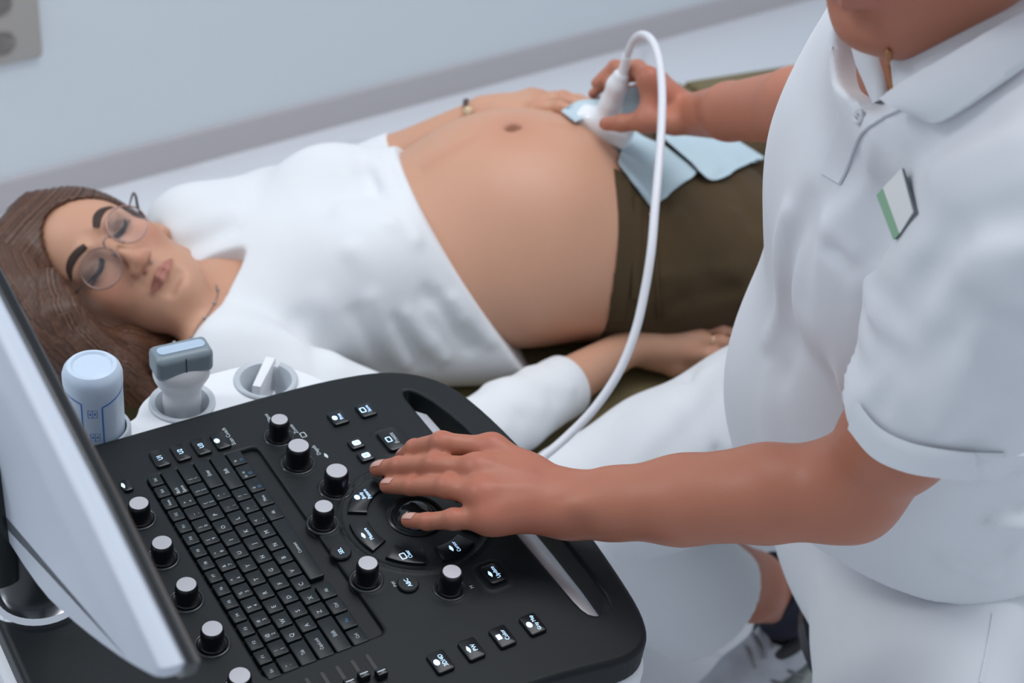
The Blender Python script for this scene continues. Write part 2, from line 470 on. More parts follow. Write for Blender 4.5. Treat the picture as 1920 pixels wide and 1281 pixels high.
room = [wallpt(-2.2, 0, 0), wallpt(4.6, 0, 0), wallpt(4.6, 5.4, 0), wallpt(-2.2, 5.4, 0)]
slab('floor', [wallpt(-2.3, -.1, 0), wallpt(4.7, -.1, 0), wallpt(4.7, 5.5, 0), wallpt(-2.3, 5.5, 0)], -.05, 0, M_floor)
slab('wall_back', [wallpt(-2.3, -.1, 0), wallpt(4.7, -.1, 0), wallpt(4.7, 0, 0), wallpt(-2.3, 0, 0)], 0, 2.9, M_wall)
slab('baseboard_back', [wallpt(-2.2, 0, 0), wallpt(4.6, 0, 0), wallpt(4.6, .012, 0), wallpt(-2.2, .012, 0)], 0, .075, M_base)
# wall socket, upper left of the view
def wall_hit(px, py, off=0.0):
    r = ray(px, py); k = ((wall_a + wn * off - C0) @ wn) / (r @ wn); return C0 + r * k
sk = wall_hit(-4, 40); st = (sk - wall_a) @ wd; sz = sk[2]
sock = empty('wall_socket', wallpt(st, 0, sz), math.atan2(wd[1], wd[0]), 'beige double wall socket low on the grey wall, cut by the picture edge', 'socket')
mb = MB(); mb.prism(rrect(0, 0, .155, .17, .012), 0, .014, bev=.004)
o = mb.build('cover_plate', mat('socket_plastic', (.42, .39, .36), .4), sock); o.rotation_euler = (math.pi / 2, 0, 0)
mb = MB()
for zz in (-.04, .04):
    mb.lathe([(.027, .014), (.027, .0155), (.023, .0155), (.021, .009), (0, .009)], 24, c=(0, zz))
o = mb.build('socket_insert', mat('socket_insert_plastic', (.34, .31, .29), .4), sock); o.rotation_euler = (math.pi / 2, 0, 0)
# ------------------------------------------------------------------ ultrasound machine (local frame: x towards the operator, y away to the far left)
Q0 = np.array([-.1324, .7215, 0.0]); VV = np.array([.7921, .6103, 0]); UU = np.array([-.6103, .7921, 0]); RZ = math.atan2(.6103, .7921)
AM = np.stack([VV, UU, np.array([0, 0, 1.0])], 1)
def L2W(v, u, z): return Q0 + VV * v + UU * u + np.array([0, 0, z])
us = empty('ultrasound_machine', Q0, RZ, 'ultrasound machine with black control panel, lit buttons, keyboard and white monitor back', 'ultrasound machine')
def black(name, c, r, **k): return mat(name, c, r, **k)
M_panel = mat('panel_black', (.0055, .0085, .0105), .5, bump=(900, .12, .0004), spec=.28)
M_gloss = mat('gloss_black', (.004, .006, .008), .30, spec=.4)
M_key = mat('key_black', (.006, .0105, .013), .42, bump=(1200, .08, .0003), spec=.3)
M_knob = mat('knob_black', (.004, .004, .006), .3)
M_silver = mat('knob_cap_silver', (.46, .46, .49), .42, .25)
M_white = mat('machine_white', (.78, .80, .83), .32)
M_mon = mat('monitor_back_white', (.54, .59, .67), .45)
M_grey = mat('holder_grey', (.50, .54, .58), .4)
M_alu = mat('aluminium_strip', (.58, .59, .62), .35, .5)
M_led = mat('button_light', (.5, .7, 1), .5, emit=(.42, .66, 1.0), estr=1.0)
M_leg = mat('legend_white', (.55, .62, .66), .6)
M_blue = mat('legend_blue', (.05, .22, .5), .6)
M_collar = mat('collar_gloss', (.02, .024, .028), .16)
M_chrome = mat('chrome', (.75, .77, .82), .12, 1.0)

def poly_sd(X, Y, poly):
    """signed distance to polygon, X (n,1,1), Y (1,m,1)"""
    P = np.array(poly, float); n = len(P); d = None; ins = np.zeros((X.shape[0], Y.shape[1], 1), bool)
    for i in range(n):
        a, b = P[i], P[(i + 1) % n]; e = b - a
        wx, wy = X - a[0], Y - a[1]; t = np.clip((wx * e[0] + wy * e[1]) / (e @ e + 1e-15), 0, 1)
        q = (wx - t * e[0]) ** 2 + (wy - t * e[1]) ** 2; d = q if d is None else np.minimum(d, q)
        c = ((b[1] > Y) != (a[1] > Y)) & (X < (b[0] - a[0]) * (Y - a[1]) / (b[1] - a[1] + 1e-15) + a[0]); ins ^= c
    return (np.sqrt(d) * np.where(ins, -1, 1)).astype(np.float32)
def extr(fd, poly, z0, z1, r=0.002, op='add', k=0):
    X, Y, Z = fd.ax[0][:, None, None], fd.ax[1][None, :, None], fd.ax[2][None, None, :]
    P = np.array(poly); m = .02
    i0, i1 = np.searchsorted(fd.ax[0], [P[:, 0].min() - m, P[:, 0].max() + m]); j0, j1 = np.searchsorted(fd.ax[1], [P[:, 1].min() - m, P[:, 1].max() + m])
    d2 = poly_sd(X[i0:i1], Y[:, j0:j1], poly) + r; dz = np.abs(Z - (z0 + z1) / 2) - (z1 - z0) / 2 + r
    d = np.sqrt(np.maximum(d2, 0) ** 2 + np.maximum(dz, 0) ** 2) + np.minimum(np.maximum(d2, dz), 0) - r
    fd._comb((slice(i0, i1), slice(j0, j1), slice(None)), d, k, op)
OUT = smooth_poly([(-.187, -.085), (-.187, .08), (-.187, .25), (-.17, .266), (-.1, .2665), (0, .267), (.10, .268), (.16, .2665), (.212, .259), (.243, .243), (.266, .215), (.276, .165), (.280, .088), (.274, .0),
                   (.267, -.06), (.259, -.105), (.245, -.130), (.222, -.138), (.186, -.131), (.14, -.124), (.05, -.120), (-.08, -.116), (-.17, -.108)], 2)
fd = Field((-.20, -.15, .765), (.292, .28, .806), .0014)
extr(fd, OUT, .770, .800, .005)
SLOT = smooth_poly([(.2175, .222), (.2165, .19), (.216, .06), (.2155, -.06), (.2165, -.082), (.224, -.090), (.238, -.088), (.244, -.07), (.248, .03), (.248, .14), (.240, .19), (.229, .218)], 1)
extr(fd, SLOT, .74, .82, .001, 'sub', .003)
# handle bar falls away towards the slot
fd.cap((.262, .20, .810), (.256, -.085, .810), .0001, .0001, op='add', world=False)
extr(fd, rrect(.0155, .0885, .100, .236, .006), .7950, .82, .0005, 'sub', .0025)      # keyboard well
X_, Y_, Z_ = fd.ax[0][:, None, None], fd.ax[1][None, :, None], fd.ax[2][None, None, :]
def ring(c, r, w, h):
    rr = np.sqrt((X_ - c[0]) ** 2 + (Y_ - c[1]) ** 2); fd.F -= (h * np.exp(-((rr - r) / w) ** 2)).astype(np.float32) * (Z_ > .79)
BC = (.148, .0705)
ring(BC, .0635, .0016, .0016)
def rrim(cx, cy, w, h, r, wid=.0012, amp=.0012):
    d = poly_sd(X_, Y_, rrect(cx, cy, w, h, r)); fd.F -= (amp * np.exp(-(d / wid) ** 2)) * (Z_ > .79)
rrim(.176, .163, .025, .035, .006); rrim(.171, -.016, .023, .028, .006)
KN = [(.088, .209, .0070, .0088, .021, 'round black knob with silver top marked ellipse'), (.088, .171, .0086, .0103, .021, ''), (.103, .129, .0086, .0103, .021, ''),
      (.0745, .096, .0072, .0088, .020, ''), (.077, .024, .0074, .0090, .020, ''), (.132, -.013, .0072, .0090, .020, '')]
for k in KN: ring(k[:2], k[3] + .0028, .0014, .0010)
V, F = fd.nets(); V = relax(V, F, 1, .3)
panel = np_mesh('control_panel', V @ AM.T + Q0, F, M_panel, us)
# keyboard bed
mb = MB(); mb.prism(rrect(.0155, .0885, .100, .236, .004), .7925, .7955)
kb = mb.build('keyboard', mat('keyboard_bed', (.005, .007, .009), .5, spec=.3), us)
PU, PV = .016, .01453
def key(u, v, w=1.0, h=1.0, s='', s2=None, blue=False, sz=.0052):
    x, y = v * PV, u * PU; mb = MB()
    mb.prism(rrect(x, y, PV * h - .0016, PU * w - .0016, .0014, 3), .7956, .8008, 0, bev=.0009)
    if s2 is not None:
        put_text(mb, s, sz, x - .0022, y - PU * w * .5 + .0058, .80088, 1, sx=.9); put_text(mb, s2, sz, x + .0028, y - PU * w * .5 + .0058, .80088, 2 if blue else 1, sx=.9)
    elif s:
        put_text(mb, s, sz, x + (.0 if len(s) > 1 else .0), y - (0 if len(s) > 1 else PU * w * .5 - .0062), .80088, 2 if blue else 1, sx=.9 if len(s) < 3 else .72)
    mb.build('key', [M_key, M_leg, M_blue], kb)
fr = ['Esc'] + ['F%d' % i for i in range(1, 13)] + ['Home', 'End', 'Del']
for i, s_ in enumerate(fr): key(-1.62 + i * .947, -1.93, .947, .86, s_, sz=.0036)
for i, (a, b) in enumerate(zip('1234567890-=', '!@#$%^&*()_+')): key(-.5 + i, -1, 1, 1, b, a, sz=.0042)
key(-1.52, -1, 1.04, 1, '~', '`', sz=.0042); key(12.05, -1, 2.1, 1, 'Back', 'Space', sz=.0042)
for i, s_ in enumerate('QWERTYUIOP'): key(i, 0, s=s_)
key(10, 0, 1, 1, '{', '[', sz=.0042); key(11, 0, 1, 1, '}', ']', sz=.0042); key(12.3, 0, 1.6, 1, '|', '\\', sz=.0042); key(-1.27, 0, 1.54, 1, 'Tab', sz=.0044)
for i, s_ in enumerate('ASDFGHJKL'): key(i + .25, 1, s=s_)
key(9.25, 1, 1, 1, ':', ';', sz=.0042); key(10.25, 1, 1, 1, '"', "'", sz=.0042); key(11.93, 1, 2.36, 1, 'Enter', sz=.0048); key(-1.15, 1, 1.8, 1, 'CapsLock', sz=.0042)
for i, s_ in enumerate('ZXCVBNM'): key(i + .75, 2, s=s_)
for i, (a, b) in enumerate(zip('<>?', ',./')): key(7.75 + i, 2, 1, 1, a, b, sz=.0042)
key(-.9, 2, 2.3, 1, 'Shift', sz=.005); key(11.68, 2, 2.86, 1, 'Shift', sz=.005)
for i, s_ in enumerate(['Ctrl', 'Fn', 'Ctrl', 'Alt']): key(-1.5 + 1.08 * i, 3, 1.08, 1, s_, blue=(i == 1), sz=.0042)
key(4.96, 3, 4.6, 1, 'Comment', sz=.0042)
for i, (s_, b_) in enumerate([('Alt', 0), ('Menu', 0), ('\u2193', 1), ('\u2190 \u2192', 1), ('\u2191', 1)]):
    u_ = 7.8 + 1.15 * i
    if b_: key(u_, 3, 1.15, 1, s_, 'O', blue=True, sz=.0042)
    else: key(u_, 3, 1.15, 1, s_, sz=.0042)
# knobs
def knob(v, u, rt, rb, h, rimglow=True):
    mb = MB(); z0 = .7995
    mb.lathe([(rb + .0024, z0), (rb + .0020, z0 + .0016), (rb + .0006, z0 + .0012), (rb, z0 + .002), (rb, z0 + h * .8), (rb - .0004, z0 + h - .0014), (rb - .0011, z0 + h), (rt, z0 + h)], 40, c=(v, u))
    k = mb.build('knob', M_knob, us)
    mb = MB(); mb.lathe([(rb + .0014 + .0022 + .0014 * math.cos(t), z0 + .0004 + .0014 * math.sin(t)) for t in np.linspace(-.2, math.pi + .2, 9)], 40, c=(v, u)); mb.build('knob_collar', M_collar, k)
    mb = MB(); mb.lathe([(rt, z0 + h - .0002), (rt, z0 + h + .0003), (0, z0 + h + .0004)], 40, c=(v, u))
    mb.build('knob_cap', M_silver, k)
for k in KN: knob(*k[:5])
for i in range(5): knob(-.056, .164 - .0491 * i, .0074, .0088, .018)
# lit buttons
def buttons(v, u, dv, du, lines, r=.0025, sz=.0042, m=1, bev=.0012, icon=None, rot=0.0):
    mb = MB(); mb.prism(rrect(v, u, dv, du, r, 4), .7985, .8032, 0, bev=bev)
    for i, s_ in enumerate(lines):
        put_text(mb, s_, sz, v + (i - (len(lines) - 1) / 2) * sz * 1.05 + (.002 if icon else 0), u, .80325, m, sx=.85)
    if icon: ic(mb, icon, v - .0035, u)
    return mb.build('button', [M_gloss, M_led, M_leg], us)
def ic(mb, kind, x, y, z=.80325, m=1):
    if kind == 'disc': mb.add([(x + .0024 * math.cos(a), y + .0030 * math.sin(a), z) for a in np.linspace(0, 2 * math.pi, 16, endpoint=False)], [tuple(range(16))], m)
    elif kind == 'fan': mb.add([(x - .0012, y, z)] + [(x + .0028 * math.cos(a) - .001, y + .004 * math.sin(a), z) for a in np.linspace(-1.1, 1.1, 8)], [tuple(range(9))], m)
    elif kind == 'frame':
        a = rrect(x, y, .0052, .0068, .001, 2); b = rrect(x, y, .0036, .0052, .0006, 2); n = len(a)
        mb.add([(p[0], p[1], z) for p in a] + [(p[0], p[1], z) for p in b], [(i, (i + 1) % n, n + (i + 1) % n, n + i) for i in range(n)], m)
    elif kind == 'box': mb.add([(p[0], p[1], z) for p in rrect(x, y, .004, .0052, .0006, 2)], [tuple(range(12))], m)
for i, s_ in enumerate(['U1', 'U2', 'U3']): buttons(-.0155 + .0185 * i, .2235, .0128, .0215, [s_], sz=.0062)
b = buttons(.0395, .2235, .0128, .0215, [], sz=.006, icon='disc')
buttons(-.052, .2035, .008, .014, [], icon='fan')
buttons(.146, .209, .0155, .0180, ['Print'], icon='disc', sz=.0048); buttons(.174, .2085, .0155, .0180, ['Store'], icon='frame', sz=.0048)
for u_, s_ in ((.171, 'C'), (.153, 'B')): buttons(.1445, u_, .0135, .0125, [], icon=None).data
for u_, s_ in ((.171, 'C'), (.153, 'B')):
    pass
buttons(.176, .163, .0185, .0285, ['Freeze'], icon='frame', sz=.0062, m=2, r=.004)
buttons(.171, -.016, .0155, .0205, ['Update'], icon='fan', sz=.0052, r=.0035)
for v_, s_, k_ in ((.087, '3D/4D', 'disc'), (.1145, 'PW', 'fan'), (.1425, 'Color', 'box'), (.1705, 'Gray Map', 'disc')): buttons(v_, -.0755, .0150, .0205, [s_], icon=k_, sz=.0052 if len(s_) < 6 else .0046)
def lettered_square(v, u, s_):
    mb = MB(); z = .80325
    mb.add([(p[0], p[1], z) for p in rrect(v, u, .0072, .0060, .0016, 3)], [tuple(range(16))], 0)
    put_text(mb, s_, .005, v, u, z + .0001, 1)
    mb.build('button_legend', [M_led, M_gloss], us)
lettered_square(.1445, .171, 'C'); lettered_square(.1445, .153, 'B')
for v_, u_, s_ in ((.072, .059, 'SEL'), (.104, .005, 'ABC')):
    mb = MB(); mb.lathe([(.0088, .7985), (.0088, .8020), (.0080, .8030), (0, .8031)], 32, c=(v_, u_)); put_text(mb, s_, .0052, v_, u_, .80325, 1, sx=.9)
    mb.build('button', [M_gloss, M_led], us)
def arc_button(a0, a1, lines, icon=None, ri=.0405, ro=.0568):
    a = np.radians(np.linspace(a0, a1, 10)); poly = [(BC[0] + ro * math.cos(t), BC[1] + ro * math.sin(t)) for t in a] + [(BC[0] + ri * math.cos(t), BC[1] + ri * math.sin(t)) for t in a[::-1]]
    mb = MB(); mb.prism(poly, .7985, .8030, 0, bev=.0009)
    t = math.radians((a0 + a1) / 2); cx, cy = BC[0] + .5 * (ri + ro) * math.cos(t), BC[1] + .5 * (ri + ro) * math.sin(t)
    for i, s_ in enumerate(lines): put_text(mb, s_, .0048, cx + .0018 + (i - (len(lines) - 1) / 2) * .0048, cy, .80310, 1, sx=.85)
    if icon: ic(mb, icon, cx - .0035 - .002 * (len(lines) - 1), cy, .80310)
    mb.build('button', [M_gloss, M_led], us)
for a0, a1, l_, k_ in ((103, 152, ['Body', 'Pattern'], 'disc'), (166, 203, ['Measure'], 'fan'), (215, 249, ['Clear'], 'frame'), (263, 299, ['Cursor'], 'fan'), (311, 348, ['Change'], 'box'), (0, 40, ['Set'], 'box'), (52, 92, ['Pointer'], 'fan')):
    arc_button(a0, a1, l_, k_)
# track ball
mb = MB(); mb.lathe([(.0245, .7985), (.0245, .8012), (.0232, .8022), (.0215, .8018), (.0190, .7992)], 48, c=BC)
tr = mb.build('trackball_ring', M_gloss, us)
mb = MB(); R_ = .0195; mb.lathe([(R_ * math.cos(t), .792 + R_ * math.sin(t)) for t in np.linspace(.0, math.pi / 2, 14)], 40, c=BC)
mb.build('trackball', mat('trackball_black', (.01, .012, .015), .08), tr)
# printed words on the panel
mb = MB()
for s_, v_, u_, sz, rt in (('Scan Coach', .049, .228, .0052, 0), ('Ellipse', .0905, .236, .0052, 0), ('Zoom', .1045, .2135, .0052, 0), ('Depth', .110, .180, .0052, 0), ('PW', .095, .011, .0042, 0), ('M', .149, -.019, .0042, 0)):
    put_text(mb, s_, sz, v_, u_, .80012, 0)
ic(mb, 'frame', .1085, .203, .80012, 0); ic(mb, 'fan', .1140, .170, .80012, 0)
mb.build('panel_lettering', M_leg, us)
# gain sliders, near edge
for i in range(9):
    v_ = .0415 - .0125 * i; mb = MB(); mb.prism(rrect(v_, -.058, .0030, .030, .0014), .7998, .8003); sl = mb.build('slider_slot', M_knob, us)
    uu = -.066 + .004 * math.sin(i * 1.3); mb = MB(); mb.prism(rrect(v_, uu, .0085, .0070, .001), .8003, .8065, 0, bev=.001); mb.add([(v_ - .0032, uu - .0005, .80655), (v_ + .0032, uu - .0005, .80655), (v_ + .0032, uu + .0005, .80655), (v_ - .0032, uu + .0005, .80655)], [(0, 1, 2, 3)], 1)
    mb.build('slider_cap', [M_knob, M_leg], sl)
# aluminium lip inside the handle opening, white lower shell with probe tray
mb = MB(); mb.prism([(.2150, -.083), (.2280, -.087), (.2300, .10), (.2280, .19), (.2150, .205)], .786, .7925, 0, bev=.0008)
mb.build('handle_strip', M_alu, us)
fd = Field((-.21, -.16, .730), (.30, .36, .782), .0022)
OUT2 = inset(OUT[::-1] if np.sum(OUT[:, 0] * np.roll(OUT[:, 1], -1) - OUT[:, 1] * np.roll(OUT[:, 0], -1)) < 0 else OUT, -.0035)
extr(fd, OUT2, .738, .771, .010)
TRAY = smooth_poly([(-.10, .24), (-.092, .285), (-.060, .330), (-.030, .326), (-.016, .310), (-.004, .312), (.006, .330), (.03, .3445), (.075, .345), (.12, .3445), (.148, .332), (.172, .300), (.19, .255), (.1, .24)], 2)
extr(fd, TRAY, .744, .7765, .004, k=.004)
extr(fd, [(.2150, -.10), (.25, -.10), (.25, .22), (.2150, .22)], .70, .80, .004, 'sub', .003)
HC = [(.0405, .3135, .0235), (.1235, .3125, .0235), (-.0455, .2965, .026)]
for v_, u_, r_ in HC: fd.cap((v_, u_, .74 if r_ < .025 else .752), (v_, u_, .80), r_, r_, op='sub', world=False, k=.002)
V, F = fd.nets(); np_mesh('lower_shell', V @ AM.T + Q0, F, M_white, us)
def arc_lathe(mb, prof, c, a0, a1, n=40):
    vs = []; 
    for (r, z) in prof:
        for t in np.radians(np.linspace(a0, a1, n)): vs.append((c[0] + r * math.cos(t), c[1] + r * math.sin(t), z))
    mb.add(vs, [(k * n + i, k * n + i + 1, ((k + 1) % len(prof)) * n + i + 1, ((k + 1) % len(prof)) * n + i) for k in range(len(prof)) for i in range(n - 1)] + [tuple(k * n for k in range(len(prof)))[::-1], tuple(k * n + n - 1 for k in range(len(prof)))])
for q, (v_, u_, r_) in enumerate(HC[:2]):
    mb = MB(); prof = [(.0305, .776), (.0300, .7785), (.0285, .7795), (.0245, .7780), (.0205, .768), (.0190, .745), (.0215, .745), (.0235, .768), (.0255, .7765)]
    if q == 0: arc_lathe(mb, prof, (v_, u_), 60, 420, 56)
    else: arc_lathe(mb, prof, (v_, u_), 70, 396, 50)
    h = mb.build('probe_holder', M_grey, us)
    if q == 1:
        dx_, dy_ = .61, .79; nx_, ny_ = .79, -.61; mb = MB(); mb.prism([(v_ + dx_ * a_ + nx_ * b_, u_ + dy_ * a_ + ny_ * b_) for a_, b_ in ((-.016, -.0095), (-.016, -.0015), (.031, .0025), (.031, -.0075))], .742, .7812, 0, bev=.0012); mb.build('cable_slot_wall', M_white, h)
mb = MB(); mb.lathe([(.0300, .768), (.0298, .790), (.0285, .7925), (.0262, .792), (.0256, .785), (.0256, .762), (0, .762)], 44, c=HC[2][:2]); mb.build('bottle_holder', M_grey, us)
# pedestal and base under the deck
mb = MB(); mb.prism(rrect(-.04, .07, .20, .22, .04), .16, .74, 0, bev=.01, taper=.02); mb.build('pedestal', M_white, us)
mb = MB(); mb.prism(rrect(-.03, .07, .34, .36, .06), .075, .17, 0, bev=.03); mb.build('base', M_white, us)
for dv in (-.15, .09):
    for du in (-.06, .20):
        mb = MB(); mb.lathe([(.0, -.014), (.030, -.014), (.036, -.008), (.036, .008), (.030, .014), (0, .014)], 24); o = mb.build('caster_wheel', M_knob, us)
        o.location = (dv, du, .0362); o.rotation_euler = (math.pi / 2, 0, 0)
        mb = MB(); mb.box((0, 0, .052), (.04, .05, .05)); f = mb.build('caster_fork', M_knob, us); f.location = (dv, du, 0)
# monitor, seen from behind
mp0 = L2W(-.168, 0, 1.0)
def monpix(px, py):
    r = ray(px, py); k = ((mp0 - C0) @ VV) / (r @ VV); p = C0 + r * k - Q0; return (p @ UU, p[2])
edge = [monpix(*p) for p in ((312, 1275), (296, 1268), (255, 1246), (196, 1205), (140, 1160), (100, 1122), (50, 1052), (0, 968))]
top0, top1 = np.array(monpix(0, 606)), np.array(monpix(330, 1262))
dirt = nrm2(top0 - top1); far_top = top1 + dirt * .475
low = [tuple(e) for e in edge]; far_low = [(far_top[0] - .03, far_top[1] - .235), (.20, edge[-1][1] - .006)]
poly = low + [(far_low[1][0], far_low[1][1]), (far_low[0][0] - .09, far_low[0][1]), (far_low[0][0], far_low[0][1] + .04), tuple(far_top - np.array([.0, .02])), tuple(far_top + dirt * -.02), tuple(top1 + dirt * .006)]
P_ = np.array(poly)
def mon_layer(mb, P, v0, v1, ins, m=0):
    a = np.sum(P[:, 0] * np.roll(P[:, 1], -1) - P[:, 1] * np.roll(P[:, 0], -1)); P = P if a > 0 else P[::-1]
    ring = []; n = len(P)
    for v, d in zip(v1, ins):
        Qp = inset(P, d); ring.append([(v, q[0], q[1]) for q in Qp])
    vs = [x for r in ring for x in r]; fs = [(k * n + i, k * n + (i + 1) % n, (k + 1) * n + (i + 1) % n, (k + 1) * n + i) for k in range(len(ring) - 1) for i in range(n)]
    fs.append(tuple(range(n))[::-1]); fs.append(tuple((len(ring) - 1) * n + i for i in range(n))); mb.add(vs, fs, m)
P_ = smooth_poly(P_, 1)
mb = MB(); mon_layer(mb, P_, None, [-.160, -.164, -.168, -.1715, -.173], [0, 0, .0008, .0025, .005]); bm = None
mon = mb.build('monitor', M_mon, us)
bz = inset(P_ if np.sum(P_[:, 0] * np.roll(P_[:, 1], -1) - P_[:, 1] * np.roll(P_[:, 0], -1)) > 0 else P_[::-1], -.0035)
bz_old = np.array([tuple(top1 + dirt * -.004 + np.array([.0, .010])), tuple(far_top + np.array([.01, .010])), (far_top[0] + .01, far_top[1] - .28), (top1[0] + .16, top1[1] - .21), (top1[0] + .06, top1[1] - .135), (top1[0] - .004, top1[1] - .02)])
mb = MB(); mon_layer(mb, bz, None, [-.1525, -.154, -.158, -.160], [.002, 0, 0, .001]); mb.build('bezel', M_gloss, mon)
mb = MB(); sp_ = inset(bz, .016); mb.add([(-.1523, q[0], q[1]) for q in sp_], [tuple(range(len(sp_)))[::-1]]); mb.build('screen', mat('screen_dark', (.01, .012, .02), .1, emit=(.1, .14, .2), estr=.3), mon)
aw = L2W(0, 0, 0)
mb = MB(); mb.lathe([(.036, .7995), (.036, .806), (.033, .810), (.028, .811)], 40, c=(-.150, .118)); mb.build('monitor_arm_ring', M_chrome, us)
mb = MB(); mb.lathe([(.027, .80), (.0275, .83), (.024, .86), (.022, .93), (0, .93)], 36, c=(-.152, .120)); 
mb.prism(rrect(-.180, .135, .030, .075, .012), .842, .96, 0, bev=.006); mb.build('monitor_arm', mat('arm_black', (.014, .018, .02), .35), us)
# ------------------------------------------------------------------ exam couch
TH = math.radians(27); AX = np.array([math.cos(TH), math.sin(TH), 0]); LT = np.array([-math.sin(TH), math.cos(TH), 0]); UP = np.array([0, 0, 1.0])
BED = 0.5; B0 = np.array([-.02, 1.607, 0])
def BP(s, l, h): return B0 + AX * s + LT * l + UP * (BED + h)
BF = np.stack([AX, LT, UP], 1)
M_vinyl = mat('olive_vinyl', (.16, .125, .055), .5, bump=(35, .25, .004), noise=(6, (.20, .165, .085), .2), spec=.3)
e1 = PZ(1262, 152, BED); e0 = PZ(600, 318, BED); bd = nrm(e1 - e0); bn = np.array([bd[1], -bd[0], 0])
couch = empty('exam_couch', (e0 + bn * .4) * [1, 1, 0], math.atan2(bd[1], bd[0]), 'olive green padded examination couch carrying the lying woman', 'examination couch')
def slabpoly(name, pts, th, m, parent, r=.02):
    n = len(pts); C_ = np.mean(pts, 0); rings = []
    for off, dz in ((0, -th + r * .5), (0, -r), (r * .3, -r * .3), (r, 0)):
        rings.append([p + (C_ - p) * [1, 1, 0] / np.linalg.norm((C_ - p)[:2]) * off + UP * dz for p in pts])
    V = np.array([x for r_ in rings for x in r_]); F = [(k * n + i, k * n + (i + 1) % n, (k + 1) * n + (i + 1) % n, (k + 1) * n + i) for k in range(3) for i in range(n)]
    mb = MB(); mb.add(V, F); b = 0; mb.F.append(tuple(range(n))[::-1]); mb.M.append(0); mb.F.append(tuple(3 * n + i for i in range(n))); mb.M.append(0)
    return mb.build(name, m, parent, worldspace=True)
hA = e1 + bd * .02
def couch_pt(base, t, w, dz=0): return base + bd * t + bn * w + UP * dz
slabpoly('cushion', [couch_pt(e0, -.62, .0), couch_pt(hA, 0, 0), couch_pt(hA, 0, .80), couch_pt(e0, -.62, .80)][::-1], .07, M_vinyl, couch)
slabpoly('leg_cushion', [couch_pt(hA, .008, .0), couch_pt(hA, .75, .10, -.0), couch_pt(hA, .75, .78, -.0), couch_pt(hA, .008, .80)][::-1], .07, M_vinyl, couch)
mb = MB()
for t, w in ((-.5, .1), (-.5, .7), (.9, .1), (.9, .7)): pass
for t, w in ((-.5, .1), (-.5, .66), (1.2, .14), (1.2, .66)):
    p = couch_pt(e0, t, w); mb = MB(); mb.box((p[0], p[1], .215), (.05, .05, .43)); mb.build('leg', M_white, couch, worldspace=True)
mb = MB(); mb.add([couch_pt(e0, -.55, .06, -.095), couch_pt(e0, 1.45, .06, -.095), couch_pt(e0, 1.45, .70, -.095), couch_pt(e0, -.55, .70, -.095), couch_pt(e0, -.55, .06, -.07), couch_pt(e0, 1.45, .06, -.07), couch_pt(e0, 1.45, .70, -.07), couch_pt(e0, -.55, .70, -.07)],
    [(0, 3, 2, 1), (4, 5, 6, 7), (0, 1, 5, 4), (1, 2, 6, 5), (2, 3, 7, 6), (3, 0, 4, 7)]); mb.build('frame', M_white, couch, worldspace=True)
# blue sheet under the hips
M_sheet = mat('blue_sheet', (.13, .27, .34), .8)

# ------------------------------------------------------------------ people: shared pieces
def skin_mat(name, c, red, lip, rough=.48, sc=1.0):
    m = mat(name, c, rough, spec=.35, sss=.12, bump=(420, .10, .0008)); nt = m.node_tree; b = nt.nodes['Principled BSDF']
    def mixc(prev, attr, col):
        a = nt.nodes.new('ShaderNodeAttribute'); a.attribute_name = attr; x = nt.nodes.new('ShaderNodeMix'); x.data_type = 'RGBA'
        nt.links.new(a.outputs['Fac'], x.inputs[0]); nt.links.new(prev, x.inputs[6]) if not isinstance(prev, tuple) else None
        if isinstance(prev, tuple): x.inputs[6].default_value = prev
        x.inputs[7].default_value = (*col, 1); return x.outputs[2]
    tc = nt.nodes.new('ShaderNodeTexCoord'); n = nt.nodes.new('ShaderNodeTexNoise'); n.inputs['Scale'].default_value = 22 * sc; n.inputs['Detail'].default_value = 5
    nt.links.new(tc.outputs['Object'], n.inputs['Vector'])
    mx = nt.nodes.new('ShaderNodeMix'); mx.data_type = 'RGBA'; mx.inputs[6].default_value = (*c, 1); mx.inputs[7].default_value = (*[c[i] * .8 + red[i] * .2 for i in range(3)], 1)
    nt.links.new(n.outputs['Fac'], mx.inputs[0])
    o = mixc(mx.outputs[2], 'red', red); o = mixc(o, 'lip', lip); o = mixc(o, 'dark', (.02, .012, .01))
    nt.links.new(o, b.inputs['Base Color']); return m
def gauss(V, pts, w):
    a = np.zeros(len(V))
    for p in pts: a = np.maximum(a, np.exp(-((V - np.asarray(p)) ** 2).sum(1) / w ** 2))
    return a
def segd(V, a, b):
    a = np.asarray(a, float); ab = np.asarray(b, float) - a; t = np.clip((V - a) @ ab / (ab @ ab), 0, 1)
    return np.linalg.norm(V - a - t[:, None] * ab, axis=1)

